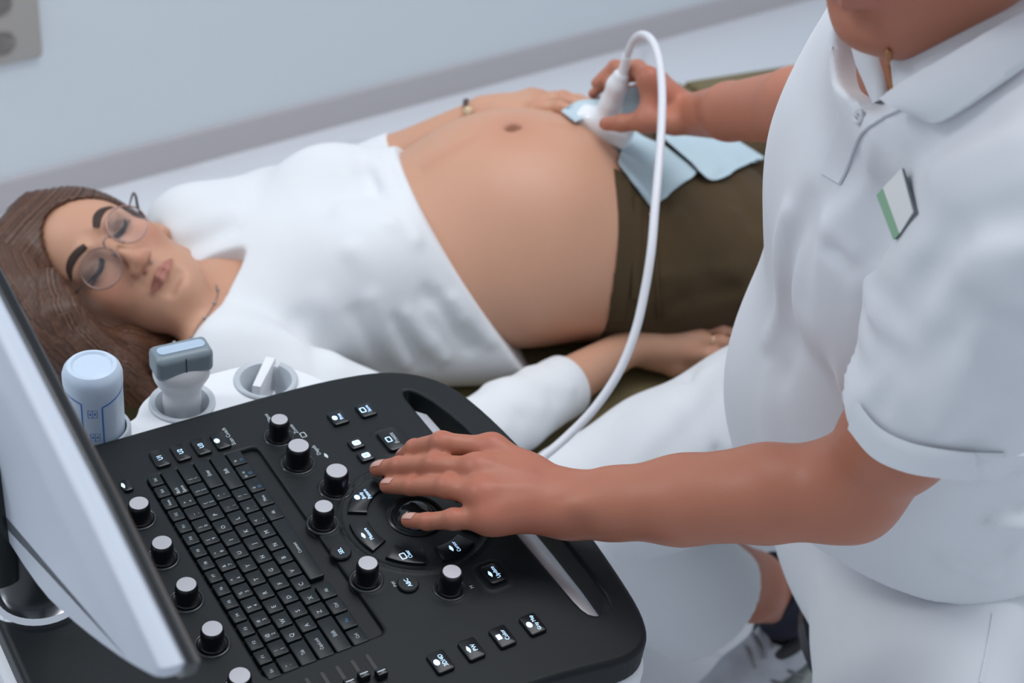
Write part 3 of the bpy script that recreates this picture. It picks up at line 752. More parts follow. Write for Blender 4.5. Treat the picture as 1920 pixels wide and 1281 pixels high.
def head_field(O, A, sc=1.0, neck=None, male=False, h=.0019, extra=None, lo=(-.10, -.17, -.125), hi=(.10, .135, .125)):
    """local axes: x to the person's left... across the face, y to the crown, z out of the face; eyes at y=0"""
    f = Field(np.array(lo) * sc, np.array(hi) * sc, h, O, A)
    w = dict(world=False)
    def P(*a): return np.array(a) * sc
    f.ell(P(0, .030, -.012), P(.074, .085, .096), **w)
    f.ell(P(0, .022, .030), P(.064, .062, .058), k=.02 * sc, **w)                    # forehead
    f.ell(P(0, -.040, .030), P(.058, .066, .054), k=.03 * sc, **w)                 # mid face
    f.ell(P(0, -.080, .040), P(.040, .034, .042), k=.028 * sc, **w)                 # jaw front
    f.cap(P(-.054, -.050, .002), P(-.018, -.100, .056), .014 * sc, .013 * sc, k=.03 * sc, **w)  # jaw line
    f.cap(P(.054, -.050, .002), P(.018, -.100, .056), .014 * sc, .013 * sc, k=.03 * sc, **w)
    f.ell(P(0, -.100, .070), P(.017, .014, .015), k=.014 * sc, **w)                 # chin
    for sgn in (-1, 1):
        f.ell(P(sgn * .040, -.030, .055), P(.020, .018, .020), k=.022 * sc, **w)    # cheek bone
        f.ell(P(sgn * .032, .001, .098), P(.018, .013, .014), k=.014 * sc, op='sub', **w)     # socket
        f.ell(P(sgn * .031, -.001, .0745), P(.0135, .0125, .0135), k=.003 * sc, **w)   # lid-covered eyeball
        f.cap(P(sgn * .014, .020, .0905), P(sgn * .046, .018, .074), .006 * sc, .005 * sc, k=.012 * sc, **w)   # brow ridge
        f.ell(P(sgn * .0125, -.043, .0935), P(.0075, .007, .009), k=.006 * sc, **w)  # nostril wing
        f.ell(P(sgn * .0065, -.0500, .0975), P(.0032, .003, .005), k=.003 * sc, op='sub', **w)
        # ear
        f.ell(P(sgn * .0765, -.010, -.012), P(.007, .031, .019), k=.006 * sc, **w)
        f.ell(P(sgn * .0845, -.004, -.008), P(.005, .019, .010), k=.006 * sc, op='sub', **w)
        f.cap(P(sgn * .078, -.036, -.004), P(sgn * .078, -.030, -.006), .006 * sc, .007 * sc, k=.006 * sc, **w)
    f.cap(P(0, .010, .083), P(0, -.038, .1035), .0062 * sc, .0088 * sc, k=.013 * sc, **w)     # nose
    f.ell(P(0, -.0415, .0995), P(.0090, .0085, .0092), k=.006 * sc, **w)
    # lips
    lw = .0235; zl = -.0015; 
    for (pa, pb, r0, r1) in (((-lw, -.0705, .0815), (-.006, -.0676, .0945), .0014, .0034), ((lw, -.0705, .0815), (.006, -.0676, .0945), .0014, .0034), ((-.006, -.0676, .0945), (.006, -.0676, .0945), .0034, .0034),
                           ((-lw, -.0715, .0810), (-.007, -.0748, .0925), .0014, .0040), ((lw, -.0715, .0810), (.007, -.0748, .0925), .0014, .0040), ((-.007, -.0748, .0925), (.007, -.0748, .0925), .0040, .0040)):
        f.cap(P(*pa), P(*pb), r0 * sc, r1 * sc, k=.004 * sc, **w)
    for sgn in (-1, 1): f.cap(P(0, -.0710, .0985), P(sgn * .0255, -.0720, .0835), .0008 * sc, .0007 * sc, k=.0015 * sc, op='sub', **w)
    f.cap(P(-.012, -.088, .0865), P(.012, -.088, .0865), .003 * sc, .003 * sc, k=.012 * sc, op='sub', **w)
    if extra: extra(f)
    return f
def face_attrs(V, O, A, sc=1.0):
    q = (V - O) @ A / sc
    lip = np.zeros(len(V))
    ax_ = np.abs(q[:, 0]); yc = -.0712 - 0.0 * ax_
    hw = .0078 * np.sqrt(np.clip(1 - (ax_ / .0262) ** 2, 0, 1)); dy = np.abs(q[:, 1] + .0712)
    lip = np.clip((hw - dy) / .0022, 0, 1) * (q[:, 2] > .075)
    red = np.exp(-(((ax_ - .040) / .022) ** 2 + ((q[:, 1] + .032) / .022) ** 2)) * (q[:, 2] > .02) * .6
    red = np.maximum(red, np.exp(-(((q[:, 0]) / .014) ** 2 + ((q[:, 1] + .042) / .014) ** 2)) * (q[:, 2] > .08) * .5)
    return red, lip

# ------------------------------------------------------------------ the patient
woman = empty('person', BP(0, 0, -.5) * [1, 1, 0], TH, 'woman lying on the couch, white top rolled up, bare pregnant belly, olive trousers', 'person')
M_wskin = skin_mat('skin_woman', (.58, .325, .215), (.48, .19, .12), (.42, .17, .13))
M_hairw = mat('hair_brown', (.085, .038, .022), .42, spec=.4)
def hair_nodes(m, c0, c1, sc, strength=.6):
    nt = m.node_tree; b = nt.nodes['Principled BSDF']; tc = nt.nodes.new('ShaderNodeTexCoord'); a = nt.nodes.new('ShaderNodeAttribute'); a.attribute_name = 'strand'
    s_ = nt.nodes.new('ShaderNodeMath'); s_.operation = 'MULTIPLY'; s_.inputs[1].default_value = sc; n = nt.nodes.new('ShaderNodeTexNoise'); n.noise_dimensions = '1D'; n.inputs['Detail'].default_value = 6; n.inputs['Scale'].default_value = 1.0
    nt.links.new(a.outputs['Fac'], s_.inputs[0]); nt.links.new(s_.outputs[0], n.inputs['W']); r = nt.nodes.new('ShaderNodeValToRGB'); r.color_ramp.elements[0].position = .3; r.color_ramp.elements[1].position = .72
    r.color_ramp.elements[0].color = (*c0, 1); r.color_ramp.elements[1].color = (*c1, 1); nt.links.new(n.outputs['Fac'], r.inputs['Fac']); nt.links.new(r.outputs['Color'], b.inputs['Base Color'])
    bp = nt.nodes.new('ShaderNodeBump'); bp.inputs['Strength'].default_value = strength; bp.inputs['Distance'].default_value = .002; nt.links.new(n.outputs['Fac'], bp.inputs['Height']); nt.links.new(bp.outputs['Normal'], b.inputs['Normal'])
hair_nodes(M_hairw, (.030, .012, .008), (.15, .068, .037), 1.0, .4)
# head
uf = nrm([-.85, -.44, -.15]); ef = np.array([.46, -.80, .36]); ef = nrm(ef - uf * (ef @ uf)); nf = np.cross(ef, uf)
HWc = np.stack([cw(*ef), cw(*uf), cw(*nf)], 1)                       # x towards the far ear
HWs = 0.96; HWo = D(200, 467, 1.62) - HWc[:, 2] * .077
neck_lo = BP(-.375, .0, .075)
def w_extra(f):
    f.chain([HWo + HWc @ np.array([0, -.05, -.03]), neck_lo, BP(-.33, 0, .075)], [.050, .050, .055], k=.025)
hf = head_field(HWo, HWc, HWs, extra=w_extra, lo=(-.15, -.30, -.16), hi=(.15, .135, .125), h=.0022)
# upper chest in the same surface
sh_f = D(372, 440, 1.80); sh_n = D(425, 690, 1.63)
hf.cap(sh_n, BP(-.36, 0, .075), .05, .060, k=.05, flat=(UP, 1.15)); hf.cap(sh_f, BP(-.36, 0, .075), .05, .060, k=.05, flat=(UP, 1.15))
hf.cap(BP(-.345, 0, .070), BP(-.22, 0, .095), .125, .14, k=.04, flat=(UP, 1.65))
mid = lambda t, a, b: a * (1 - t) + b * t
for shp in (sh_n, sh_f): hf.bump(BP(-.385, 0, .175) * .9 + shp * .1, mid(.75, BP(-.385, 0, .175), shp + UP * .05), .010, .004)
hf.bump(HWo + HWc @ np.array([-.055, -.06, -.02]), BP(-.39, -.012, .165), .010, .004); hf.bump(HWo + HWc @ np.array([.055, -.06, -.02]), BP(-.39, .012, .165), .010, .004)
Vh, Fh = hf.nets(); Vh = relax(Vh, Fh, 1, .4)
# belly and hips
bf = Field((-.40, -.21, -.01), (.26, .22, .32), .0036, BP(0, 0, 0), BF)
bf.chain([(-.31, 0, .085), (-.25, 0, .09), (-.14, 0, .11), (.0, 0, .105), (.14, 0, .097), (.24, 0, .095)], [.115, .135, .142, .155, .165, .165], k=.06, flat=((0, 0, 1), 1.55), world=False)
bf.ell((.005, .004, .150), (.165, .150, .138), k=.06, world=False)
bf.ell((-.005, .004, .135), (.190, .152, .13), k=.04, world=False)
Vt_, Ft_ = bf.nets(); tree0 = bvh(Vt_, Ft_)
nav, navn = hit(tree0, 963, 238, 1.85)
bf.ell(nav - navn * .001, (.012, .008, .012), R=BF, k=.008, op='sub'); 
for k_ in range(10):
    a_ = k_ / 10 * 2 * math.pi; bf.bump(nav + AX * .012 * math.cos(a_) + LT * .010 * math.sin(a_), nav + AX * .014 * math.cos(a_ + .3) + LT * .012 * math.sin(a_ + .3), .005, .0010)
Vb, Fb = bf.nets(); Vb = relax(Vb, Fb, 2, .5); treeb = bvh(Vb, Fb)

def hand(f, wrist, palm, fingers, thumb, wr=.024, pr=.0125, back=None, k=.010, kn=.0016):
    """wrist point; palm = list of 4 knuckle points (index..little); fingers = list of 4 lists [pip, dip, tip]; thumb = [cmc, mcp, ip, tip]"""
    c_ = sum(np.asarray(p, float) for p in palm) / 4
    across = nrm(np.asarray(palm[0]) - np.asarray(palm[3])); ln = nrm(c_ - wrist); nb = nrm(np.cross(across, ln))
    if back is not None and nb @ back < 0: nb = -nb
    for i, p in enumerate(palm):
        w0 = wrist + across * (.010 - .0066 * i) * 1.0 + ln * .006
        f.cap(w0, p, pr * 1.15, pr * (.92 if i < 3 else .84), k=.016)
    for i in range(3): f.cap(mid(.55, wrist, palm[i]) , mid(.9, wrist, palm[i + 1]), pr * .95, pr * .8, k=.014)
    rr = [(.0098, .0090, .0080, .0070), (.0100, .0092, .0082, .0071), (.0096, .0088, .0078, .0068), (.0086, .0078, .0070, .0061)]
    for i, fg in enumerate(fingers):
        pts = [palm[i]] + list(fg); q = rr[i]; s_ = kn
        f.chain(pts, [q[0] + .0008, q[1], q[2], q[3]], k=.006, k0=.006)
        f.ell(np.asarray(palm[i]) + nb * .0030, (.0090, .0085, .0080), k=.012)
        f.ell(np.asarray(fg[0]) + nb * .0008, (q[1] * .93,) * 3, k=.006)
        f.bump(mid(.88, wrist, palm[i]) + nb * pr, mid(.35, wrist, palm[i]) + nb * pr, .0040, .0014)
    f.chain(thumb, [.015, .0125, .0105, .0088], k=.012, k0=.016)
def nail(name, dip, tip, up, r, m, parent, wdt=1.0):
    d = nrm(np.asarray(tip, float) - dip); up = nrm(up - d * (up @ d)); sd = np.cross(d, up); n = 9; V = []; c_ = np.asarray(tip, float) - d * r * .10
    for a in np.linspace(-1, 1, n):
        for b in np.linspace(-1, 1, n):
            if True:
                x = a * (1 - .15 * b * b) * r * 1.05; y = b * r * .78 * wdt * math.sqrt(max(0, 1 - .35 * a * a * (a > 0)))
                th_ = y / (r * 1.02); V.append(c_ - d * r * .45 + d * x * .95 + sd * math.sin(th_) * r * 1.03 + up * (math.cos(th_) * r * 1.02 - .22 * r * max(0, a) ** 2))
    F = [(i * n + j, i * n + j + 1, (i + 1) * n + j + 1, (i + 1) * n + j) for i in range(n - 1) for j in range(n - 1)]
    return np_mesh(name, np.array(V), np.array(F), m, parent)
M_nail = mat('fingernail', (.60, .34, .28), .28, spec=.5, coat=.15)

# near arm and hand (lies on the couch)
el_n = PZ(850, 842, BED + .055); cu_n = PZ(1062, 722, BED + .050); wr_n = PZ(1186, 652, BED + .040)
kn_n = [PZ(1292, 676, BED + .030), PZ(1304, 652, BED + .040), PZ(1302, 630, BED + .043), PZ(1290, 608, BED + .040)]   # index nearest? thumb side towards the viewer
fg_n = [[PZ(1335, 680, BED + .030), PZ(1360, 684, BED + .022), PZ(1382, 686, BED + .014)],
        [PZ(1348, 655, BED + .042), PZ(1380, 660, BED + .030), PZ(1402, 664, BED + .018)],
        [PZ(1346, 632, BED + .044), PZ(1382, 640, BED + .030), PZ(1404, 644, BED + .018)],
        [PZ(1330, 608, BED + .040), PZ(1360, 618, BED + .028), PZ(1380, 624, BED + .018)]]
th_n = [PZ(1222, 672, BED + .028), PZ(1262, 688, BED + .020), PZ(1292, 692, BED + .016), PZ(1312, 694, BED + .014)]
kn_n = [p + UP * .012 for p in kn_n]; fg_n = [[p + UP * .012 for p in g_] for g_ in fg_n]; wr_n = wr_n + UP * .005
lo = np.min([el_n, wr_n, *kn_n, *fg_n[0], *fg_n[1], *fg_n[2], sh_n], 0) - .08; hi = np.max([el_n, wr_n, *fg_n[0], *fg_n[1], *fg_n[2], *fg_n[3], sh_n], 0) + .08
af = Field((-.34, -.19, -.09), (.24, .11, .10), .0024, wr_n, np.stack([nrm(wr_n - el_n), nrm(np.cross(UP, nrm(wr_n - el_n))), nrm(np.cross(nrm(wr_n - el_n), nrm(np.cross(UP, nrm(wr_n - el_n)))))], 1))
af.chain([mid(.5, sh_n, el_n), el_n, mid(.35, el_n, wr_n), wr_n, mid(.25, wr_n, kn_n[1])], [.040, .037, .036, .0235, .024], k=.02)
hand(af, wr_n, kn_n, fg_n, th_n, back=UP, pr=.0135)
Va, Fa = af.nets(); Va = relax(Va, Fa, 1, .4)
# far arm and hand (rests on the far side of the belly)
el_f = BP(-.17, .215, .09); wr_f = D(905, 216, 1.955); cu_f = mid(.42, el_f, wr_f)
kn_f = [D(1008, 205, 1.905), D(1013, 193, 1.93), D(1010, 187, 1.95), D(1000, 184, 1.97)]
fg_f = [[D(1050, 202, 1.885), D(1080, 212, 1.878), D(1098, 222, 1.872)], [D(1058, 190, 1.91), D(1090, 198, 1.90), D(1112, 207, 1.89)],
        [D(1056, 183, 1.935), D(1088, 188, 1.925), D(1108, 195, 1.92)], [D(1040, 183, 1.96), D(1066, 188, 1.955), D(1084, 193, 1.95)]]
th_f = [D(940, 226, 1.92), D(975, 226, 1.885), D(1005, 222, 1.87), D(1030, 220, 1.86)]
ff = Field(np.min([el_f, wr_f, sh_f, fg_f[1][2]], 0) - .09, np.max([el_f, wr_f, sh_f, fg_f[1][2], fg_f[3][2]], 0) + .09, .0026)
ff.chain([sh_f, el_f, mid(.35, el_f, wr_f), wr_f, mid(.3, wr_f, kn_f[1])], [.045, .037, .036, .0235, .024], k=.02)
hand(ff, wr_f, kn_f, fg_f, th_f, back=UP)
Vf, Ff = ff.nets(); Vf = relax(Vf, Ff, 1, .4)
jf = Field(np.min([sh_n, el_n, BP(-.36, 0, .07)], 0) - .06, np.max([sh_n, el_n, BP(-.36, 0, .07)], 0) + .06, .008); jf.chain([BP(-.34, 0, .07), sh_n, mid(.65, sh_n, el_n)], [.03, .035, .03], k=.02)
V, F = merge([(Vh, Fh), (Vb, Fb), (Va, Fa), (Vf, Ff), jf.nets()])
red, lip = face_attrs(V, HWo, HWc, HWs)
red = np.maximum(red, gauss(V, [nav], .045) * .45)
lin = np.exp(-((V - BP(0, 0, 0)) @ LT / .012) ** 2) * (((V - BP(0, 0, 0)) @ UP) > .15) * .25; red = np.maximum(red, lin * (np.abs((V - nav) @ AX) < .12))
for ks in (kn_n, kn_f): red = np.maximum(red, gauss(V, [k_ + UP * .01 for k_ in ks], .012) * .5)
for fs in (fg_n, fg_f): red = np.maximum(red, gauss(V, [p[0] + UP * .008 for p in fs], .010) * .5)
qh = (V - HWo) @ HWc
dark = gauss(V, [nav - navn * .006], .010) * .45  # navel hollow: its shading painted into the skin colour
for sgn in (-1, 1):      # lashes of the lowered lids, smoky lid
    ex = qh[:, 0] - sgn * .031; dark = np.maximum(dark, np.clip(1.15 - np.abs(qh[:, 1] + .0065 - .10 * np.abs(ex) * 0 + ex * ex * -9) / .0028, 0, 1) * (np.abs(ex) < .0165) * (qh[:, 2] > .06) * .95)
    dark = np.maximum(dark, np.exp(-(ex / .017) ** 2 - ((qh[:, 1] - .002) / .0095) ** 2) * (qh[:, 2] > .05) * .80)
    dark = np.maximum(dark, (np.exp(-((qh[:, 0] - sgn * .0066) / .003) ** 2 - ((qh[:, 1] + .0505) / .0025) ** 2) * (qh[:, 2] > .08)) * .8)  # nostril holes: shade painted in as near-black skin colour
body_w = np_mesh('body', V, F, M_wskin, woman, attr={'red': red, 'lip': lip, 'dark': dark})
# eyebrows
def face_strip(name, pts, wid, m, tree, parent, O, A, sc, n=16, th=.0008):
    P = catmull([np.array([*p, 0.0]) for p in pts], 8)[:, :2]; V = []; 
    for i, p in enumerate(P):
        t = i / (len(P) - 1); w_ = wid * (math.sin(math.pi * min(1, .22 + t * .80)) ** .7) * .5; d = nrm2(P[min(i + 1, len(P) - 1)] - P[max(i - 1, 0)]); nn = np.array([-d[1], d[0]])
        for j in np.linspace(-1, 1, 5):
            q = p + nn * w_ * j; o = O + A @ np.array([q[0] * sc, q[1] * sc, .16 * sc]); loc, nor, _, _ = tree.ray_cast(Vector(o), Vector(-A[:, 2]))
            V.append(np.array(loc) + A[:, 2] * (th + .0010 * (1 - j * j)) if loc else o)
    F = [(i * 5 + j, i * 5 + j + 1, (i + 1) * 5 + j + 1, (i + 1) * 5 + j) for i in range(len(P) - 1) for j in range(4)]
    return np_mesh(name, np.array(V), np.array(F), m, parent)
treeh = bvh(Vh, Fh); M_brow = mat('eyebrow_brown', (.035, .018, .013), .7)
for sgn in (-1, 1):
    face_strip('eyebrow', [(sgn * .013, .0205), (sgn * .028, .0265), (sgn * .042, .0255), (sgn * .054, .0165)], .0105, M_brow, treeh, woman, HWo, HWc, HWs)
    face_strip('eyelashes', [(sgn * .0155, -.0010), (sgn * .024, -.0055), (sgn * .034, -.0060), (sgn * .0480, .0010)], .0060, mat('lash_black', (.008, .006, .008), .6), treeh, woman, HWo, HWc, HWs, th=.0012)
# hair
def lockpts(l): return [D(a, b, c) for a, b, c in l]
hr = Field((-.32, -.34, -.24), (.15, .19, .25), .0030, HWo, HWc)
hr.ell((0, .032, -.016), (.083, .094, .104), world=False)
hr.ell((0, .0, -.05), (.088, .10, .075), k=.03, world=False)
X_, Y_, Z_ = hr.ax[0][:, None, None], hr.ax[1][None, :, None], hr.ax[2][None, None, :]
face_d = (np.sqrt((X_ / .0690) ** 2 + ((Y_ + .020) / np.where(Y_ > -.02, .096, .12)) ** 2) - 1) * .07
face_d = np.maximum(face_d, -(Z_ + .022) + .25 * np.abs(X_) * 0)
hr._comb((slice(None),) * 3, np.broadcast_to(face_d, hr.F.shape).astype(np.float32), .006, 'sub')
hr.ell((0, -.125, .03), (.060, .075, .09), world=False, op='sub', k=.01)
locks = [([(60, 395, 1.66), (20, 470, 1.62), (40, 560, 1.58), (100, 640, 1.56), (190, 700, 1.58), (270, 745, 1.60)], [.018, .034, .038, .034, .028, .014]),
         ([(95, 520, 1.56), (115, 590, 1.55), (150, 650, 1.56), (215, 700, 1.58), (262, 722, 1.60)], [.010, .024, .028, .024, .012]),
         ([(170, 640, 1.60), (230, 665, 1.62), (290, 690, 1.66), (300, 730, 1.66)], [.022, .026, .022, .012]),
         ([(-20, 520, 1.60), (-30, 600, 1.57), (30, 690, 1.58), (130, 760, 1.60)], [.02, .035, .03, .015]),
         ([(240, 640, 1.64), (300, 655, 1.68), (330, 690, 1.68)], [.018, .020, .010])]
for p_, r_ in locks: hr.chain(lockpts(p_), r_, k=.02, k0=.02)
hr.plane(BP(0, 0, .004), -UP)
Vl, Fl = hr.nets()
q = (Vl - HWo) @ HWc
# strand coordinate: around the head from the parting, and along the locks it stays constant
ang = np.arctan2(q[:, 0], q[:, 2] + .03); strand = (q[:, 1] + .25 * q[:, 2] + .012 * np.sin(ang * 2)) * 700
pix_ = (W3.T @ (Vl - C0).T).T; ppx = pix_[:, :2] / pix_[:, 2:] * FPX + [960, 640.5]
low = np.clip((-q[:, 0] - .045) / .02, 0, 1)
lockc = ((Vl - HWo) @ nrm(np.cross(D(60, 560, 1.6) - D(230, 700, 1.6), D(60, 560, 1.6) - C0))) * 1500
def strand_of_locks(V, base):
    best = np.full(len(V), 1e9); out = base.copy()
    for li, (p_, r_) in enumerate(locks):
        P_ = catmull(lockpts(p_), 5); R_ = np.interp(np.linspace(0, 1, len(P_)), np.linspace(0, 1, len(r_)), r_)
        for i in range(len(P_) - 1):
            a, b = P_[i], P_[i + 1]; ab = b - a; t = np.clip((V - a) @ ab / (ab @ ab), 0, 1); w_ = V - a - t[:, None] * ab; d_ = np.linalg.norm(w_, axis=1) - R_[i]
            n1 = nrm(np.cross(nrm(ab), UP)); n2 = np.cross(nrm(ab), n1); m = d_ < np.minimum(best, .012)
            best[m] = d_[m]; out[m] = (li * 37 + ((w_ @ n1) + .6 * (w_ @ n2)) * 800 + 1.5 * np.sin((V @ nrm(ab)) * 30))[m]
    q_ = (V - HWo) @ HWc; f_ = np.clip((-q_[:, 0] - .035) / .03, 0, 1) * (best < 1)
    return np.where(f_ > .5, out, base)
strand = strand_of_locks(Vl, strand)
amp = .0007 * np.sin(strand * 1.3) + .0006 * np.sin(strand * 2.9 + 1)
def vnormals(V, F):
    n = np.cross(V[F[:, 2]] - V[F[:, 0]], V[F[:, 3]] - V[F[:, 1]]); N = np.zeros_like(V)
    for i in range(4):
        for c_ in range(3): N[:, c_] += np.bincount(F[:, i], n[:, c_], len(V))
    return N / (np.linalg.norm(N, axis=1)[:, None] + 1e-12)
Vl = Vl + vnormals(Vl, Fl) * amp[:, None]
np_mesh('hair', Vl, Fl, M_hairw, woman, attr={'strand': strand * .45})

# white top
M_top = mat('white_jersey', (.72, .74, .76), .9, sheen=.1, bump=(700, .15, .0006))
tf = Field((-.50, -.30, -.012), (.10, .32, .34), .0036, BP(0, 0, 0), BF)
tf.chain([(-.36, 0, .072), (-.26, 0, .100), (-.14, 0, .115), (.0, 0, .11), (.14, 0, .10)], [.130, .156, .152, .160, .168], k=.06, flat=((0, 0, 1), 1.55), world=False)
tf.ell((.005, .004, .152), (.172, .156, .142), k=.06, world=False); tf.ell((-.005, .004, .137), (.196, .158, .135), k=.04, world=False)
tf.cap(sh_n, BP(-.36, 0, .075), .060, .068, k=.05, flat=(UP, 1.12)); tf.cap(sh_f, BP(-.36, 0, .075), .060, .068, k=.05, flat=(UP, 1.12))
for l_ in (-.078, .082): tf.ell((-.225, l_, .160), (.085, .072, .070), k=.045, world=False)
tf.chain([sh_n, mid(.6, sh_n, el_n)], [.062, .054], k=.03); tf.chain([sh_f, mid(.5, sh_f, el_f), el_f], [.062, .054, .050], k=.03)
tf.cap(BP(-.20, -.115, .05), BP(-.03, -.135, .045), .045, .05, k=.04)
tree1 = bvh(*tf.nets())
# hem: plane through three points of the rolled-up edge
hp = [hit(tree1, *p, 1.85)[0] for p in ((738, 290), (840, 500), (925, 625))]
hn = nrm(np.cross(hp[1] - hp[0], hp[2] - hp[0])); hn = hn if hn @ AX > 0 else -hn
for i, (px1, py1, px2, py2, w_, a_) in enumerate([(700, 300, 780, 450, .010, .006), (735, 420, 860, 600, .011, .006), (690, 330, 800, 560, .012, -.006), (660, 470, 800, 640, .013, .006), (650, 300, 640, 400, .014, .004),
        (850, 560, 920, 640, .008, .006), (820, 560, 880, 650, .009, -.007), (600, 560, 640, 690, .016, .004), (560, 600, 600, 700, .014, -.004), (700, 560, 760, 680, .012, .005), (670, 590, 720, 690, .012, -.006), (430, 400, 330, 440, .014, .005),
        (440, 430, 350, 470, .012, -.004), (400, 620, 560, 640, .02, .005), (480, 560, 600, 640, .02, -.004), (760, 590, 830, 670, .010, .006), (740, 600, 790, 680, .010, -.006)]):
    a1, _ = hit(tree1, px1, py1); a2, _ = hit(tree1, px2, py2)
    if a1 is not None and a2 is not None: tf.bump(a1, a2, w_, a_)
tf.plane(hp[1] + AX * .004, hn, k=.004)
nl = [hit(tree1, *p)[0] for p in ((462, 460), (458, 482), (428, 540), (388, 598), (350, 650), (330, 690))]; nr_ = [hit(tree1, *p)[0] for p in ((440, 462), (400, 474), (358, 500))]
def sl(p): q_ = BF.T @ (p - BP(0, 0, 0)); return (q_[0], q_[1])
npoly = [sl(p) for p in nl if p is not None] + [(-.47, -.13), (-.55, -.05), (-.55, .06), (-.46, .085)] + [sl(p) for p in nr_[::-1] if p is not None]
X_, Y_, Z_ = tf.ax[0][:, None, None], tf.ax[1][None, :, None], tf.ax[2][None, None, :]
nd = poly_sd(X_, Y_, smooth_poly(npoly, 1)); nd = np.maximum(nd, -(Z_ - .07))
tf._comb((slice(None),) * 3, np.broadcast_to(nd, tf.F.shape).astype(np.float32), .003, 'sub')
# hollow: the neckline stands on the skin
V, F = tf.nets(); V = relax(V, F, 2, .5); treetop = bvh(V, F)
np_mesh('top', V, F, M_top, woman)
# near sleeve, ribbed cuff
sf = Field((-.42, -.09, -.08), (.06, .09, .09), .0028, cu_n, np.stack([nrm(cu_n - el_n), nrm(np.cross(UP, nrm(cu_n - el_n))), nrm(np.cross(nrm(cu_n - el_n), nrm(np.cross(UP, nrm(cu_n - el_n)))))], 1))
sf.chain([mid(.45, sh_n, el_n), el_n, mid(.5, el_n, cu_n), cu_n], [.054, .047, .045, .0385], k=.02)
sf.chain([cu_n, cu_n + nrm(cu_n - el_n) * .03], [.034, .034], k=.003, op='sub')
sf.plane(cu_n + nrm(cu_n - el_n) * .002, nrm(cu_n - el_n), k=.004)
for i in range(5):
    a_ = mid(.12 + .16 * i, el_n, cu_n) + UP * .03; sf.bump(a_ + sf.A[:, 1] * .035, a_ - sf.A[:, 1] * .035 + nrm(cu_n - el_n) * .02, .009, .0025 * (-1) ** i)
Vq, Fq = sf.nets(); Vq = relax(Vq, Fq, 1, .4); np_mesh('sleeve', Vq, Fq, M_top, woman)
dd = nrm(cu_n - el_n); t1 = sf.A[:, 1]; t2 = sf.A[:, 2]; V = []; F = []; n_ = 96; rows = [(-.040, .0392), (-.02, .0400), (-.001, .0392), (.001, .0378), (.001, .0345), (-.02, .0345)]
for (x_, r_) in rows:
    for k_ in range(n_):
        a_ = 2 * math.pi * k_ / n_; rr_ = r_ + (.0006 if k_ % 2 else 0) * (r_ > .036); V.append(cu_n + dd * x_ + rr_ * (t1 * math.cos(a_) + t2 * math.sin(a_)))
F = [(i * n_ + k_, i * n_ + (k_ + 1) % n_, (i + 1) * n_ + (k_ + 1) % n_, (i + 1) * n_ + k_) for i in range(len(rows) - 1) for k_ in range(n_)]
np_mesh('cuff', np.array(V), np.array(F), M_top, woman)
# far sleeve
da = nrm(cu_f - el_f); s2 = Field(np.minimum(el_f, cu_f) - .09, np.maximum(el_f, cu_f) + .09, .003); s2.chain([mid(.8, sh_f, el_f), el_f, cu_f], [.05, .048, .039], k=.02); s2.plane(cu_f, da, k=.004)
Vq, Fq = s2.nets(); np_mesh('sleeve', Vq, Fq, M_top, woman)

# trousers
M_olive = mat('olive_twill', (.080, .052, .024), .88, sheen=.04, spec=.2, bump=(900, .2, .0006), noise=(9, (.060, .040, .020), .25))
pf = Field((.02, -.30, -.012), (1.05, .32, .27), .0042, BP(0, 0, 0), BF)
pf.chain([(0, 0, .11), (.14, 0, .103), (.25, 0, .100)], [.158, .172, .168], k=.06, flat=((0, 0, 1), 1.52), world=False)
pf.ell((.005, .004, .152), (.166, .152, .140), k=.05, world=False)
for l_, l2 in ((-.085, -.10), (.09, .135)): pf.chain([(.18, l_, .095), (.50, l2, .10), (.62, l2, .10), (1.02, l2, .065)], [.098, .074, .068, .045], k=.03, k0=.03, world=False)
tree2 = bvh(*pf.nets())
wp = [hit(tree2, *p, 1.9)[0] for p in ((1143, 330), (1150, 450), (1136, 606))]
wn_ = nrm(np.cross(wp[1] - wp[0], wp[2] - wp[0])); wn_ = wn_ if wn_ @ AX < 0 else -wn_
for (a_, b_, c_, d_, w_, am) in ((1300, 330, 1330, 520, .010, -.005), (1330, 330, 1380, 520, .010, .006), (1250, 380, 1262, 580, .008, -.004), (1350, 300, 1410, 420, .012, -.006), (1215, 330, 1200, 590, .006, .0035), (1240, 520, 1390, 500, .010, .004), (1290, 560, 1380, 540, .012, -.006),
                                 (1270, 400, 1300, 560, .009, .005), (1230, 450, 1235, 600, .007, -.004), (1375, 400, 1400, 560, .010, .006), (1180, 340, 1172, 600, .008, .002)):
    a1, _ = hit(tree2, a_, b_); a2, _ = hit(tree2, c_, d_)
    if a1 is not None and a2 is not None: pf.bump(a1, a2, w_, am)
pf.plane(wp[1], wn_, k=.004)
pf.plane(BP(0, 0, .001), -UP, k=.01)
V, F = pf.nets(); V = relax(V, F, 2, .5); treep = bvh(V, F); np_mesh('trousers', V, F, M_olive, woman)
for l_ in (-.10, .135):
    ft = Field(BP(.98, l_, .05) - .16, BP(1.1, l_, .10) + .16, .005); ft.chain([BP(1.0, l_, .055), BP(1.06, l_, .045), BP(1.08, l_, .16)], [.036, .036, .028], k=.02, flat=(LT, 1.0))
    Vq, Fq = ft.nets(); np_mesh('shoe', Vq, Fq, mat('flat_shoe', (.05, .04, .04), .5), woman)
drape_quad('waistband', treep, [[(1150, 318), (1158, 450), (1143, 602)], [(1178, 330), (1187, 450), (1170, 600)]], 24, 6, .0005, .0022, M_olive, woman, 1.95)
for q_ in ([(1216, 400), (1196, 500), (1192, 604)],):
    drape_quad('fly_seam', treep, [[(1213, 395), (1226, 480), (1232, 600)], [(1219, 395), (1232, 480), (1238, 600)]], 24, 3, .0006, .0016, M_olive, woman, 1.95)
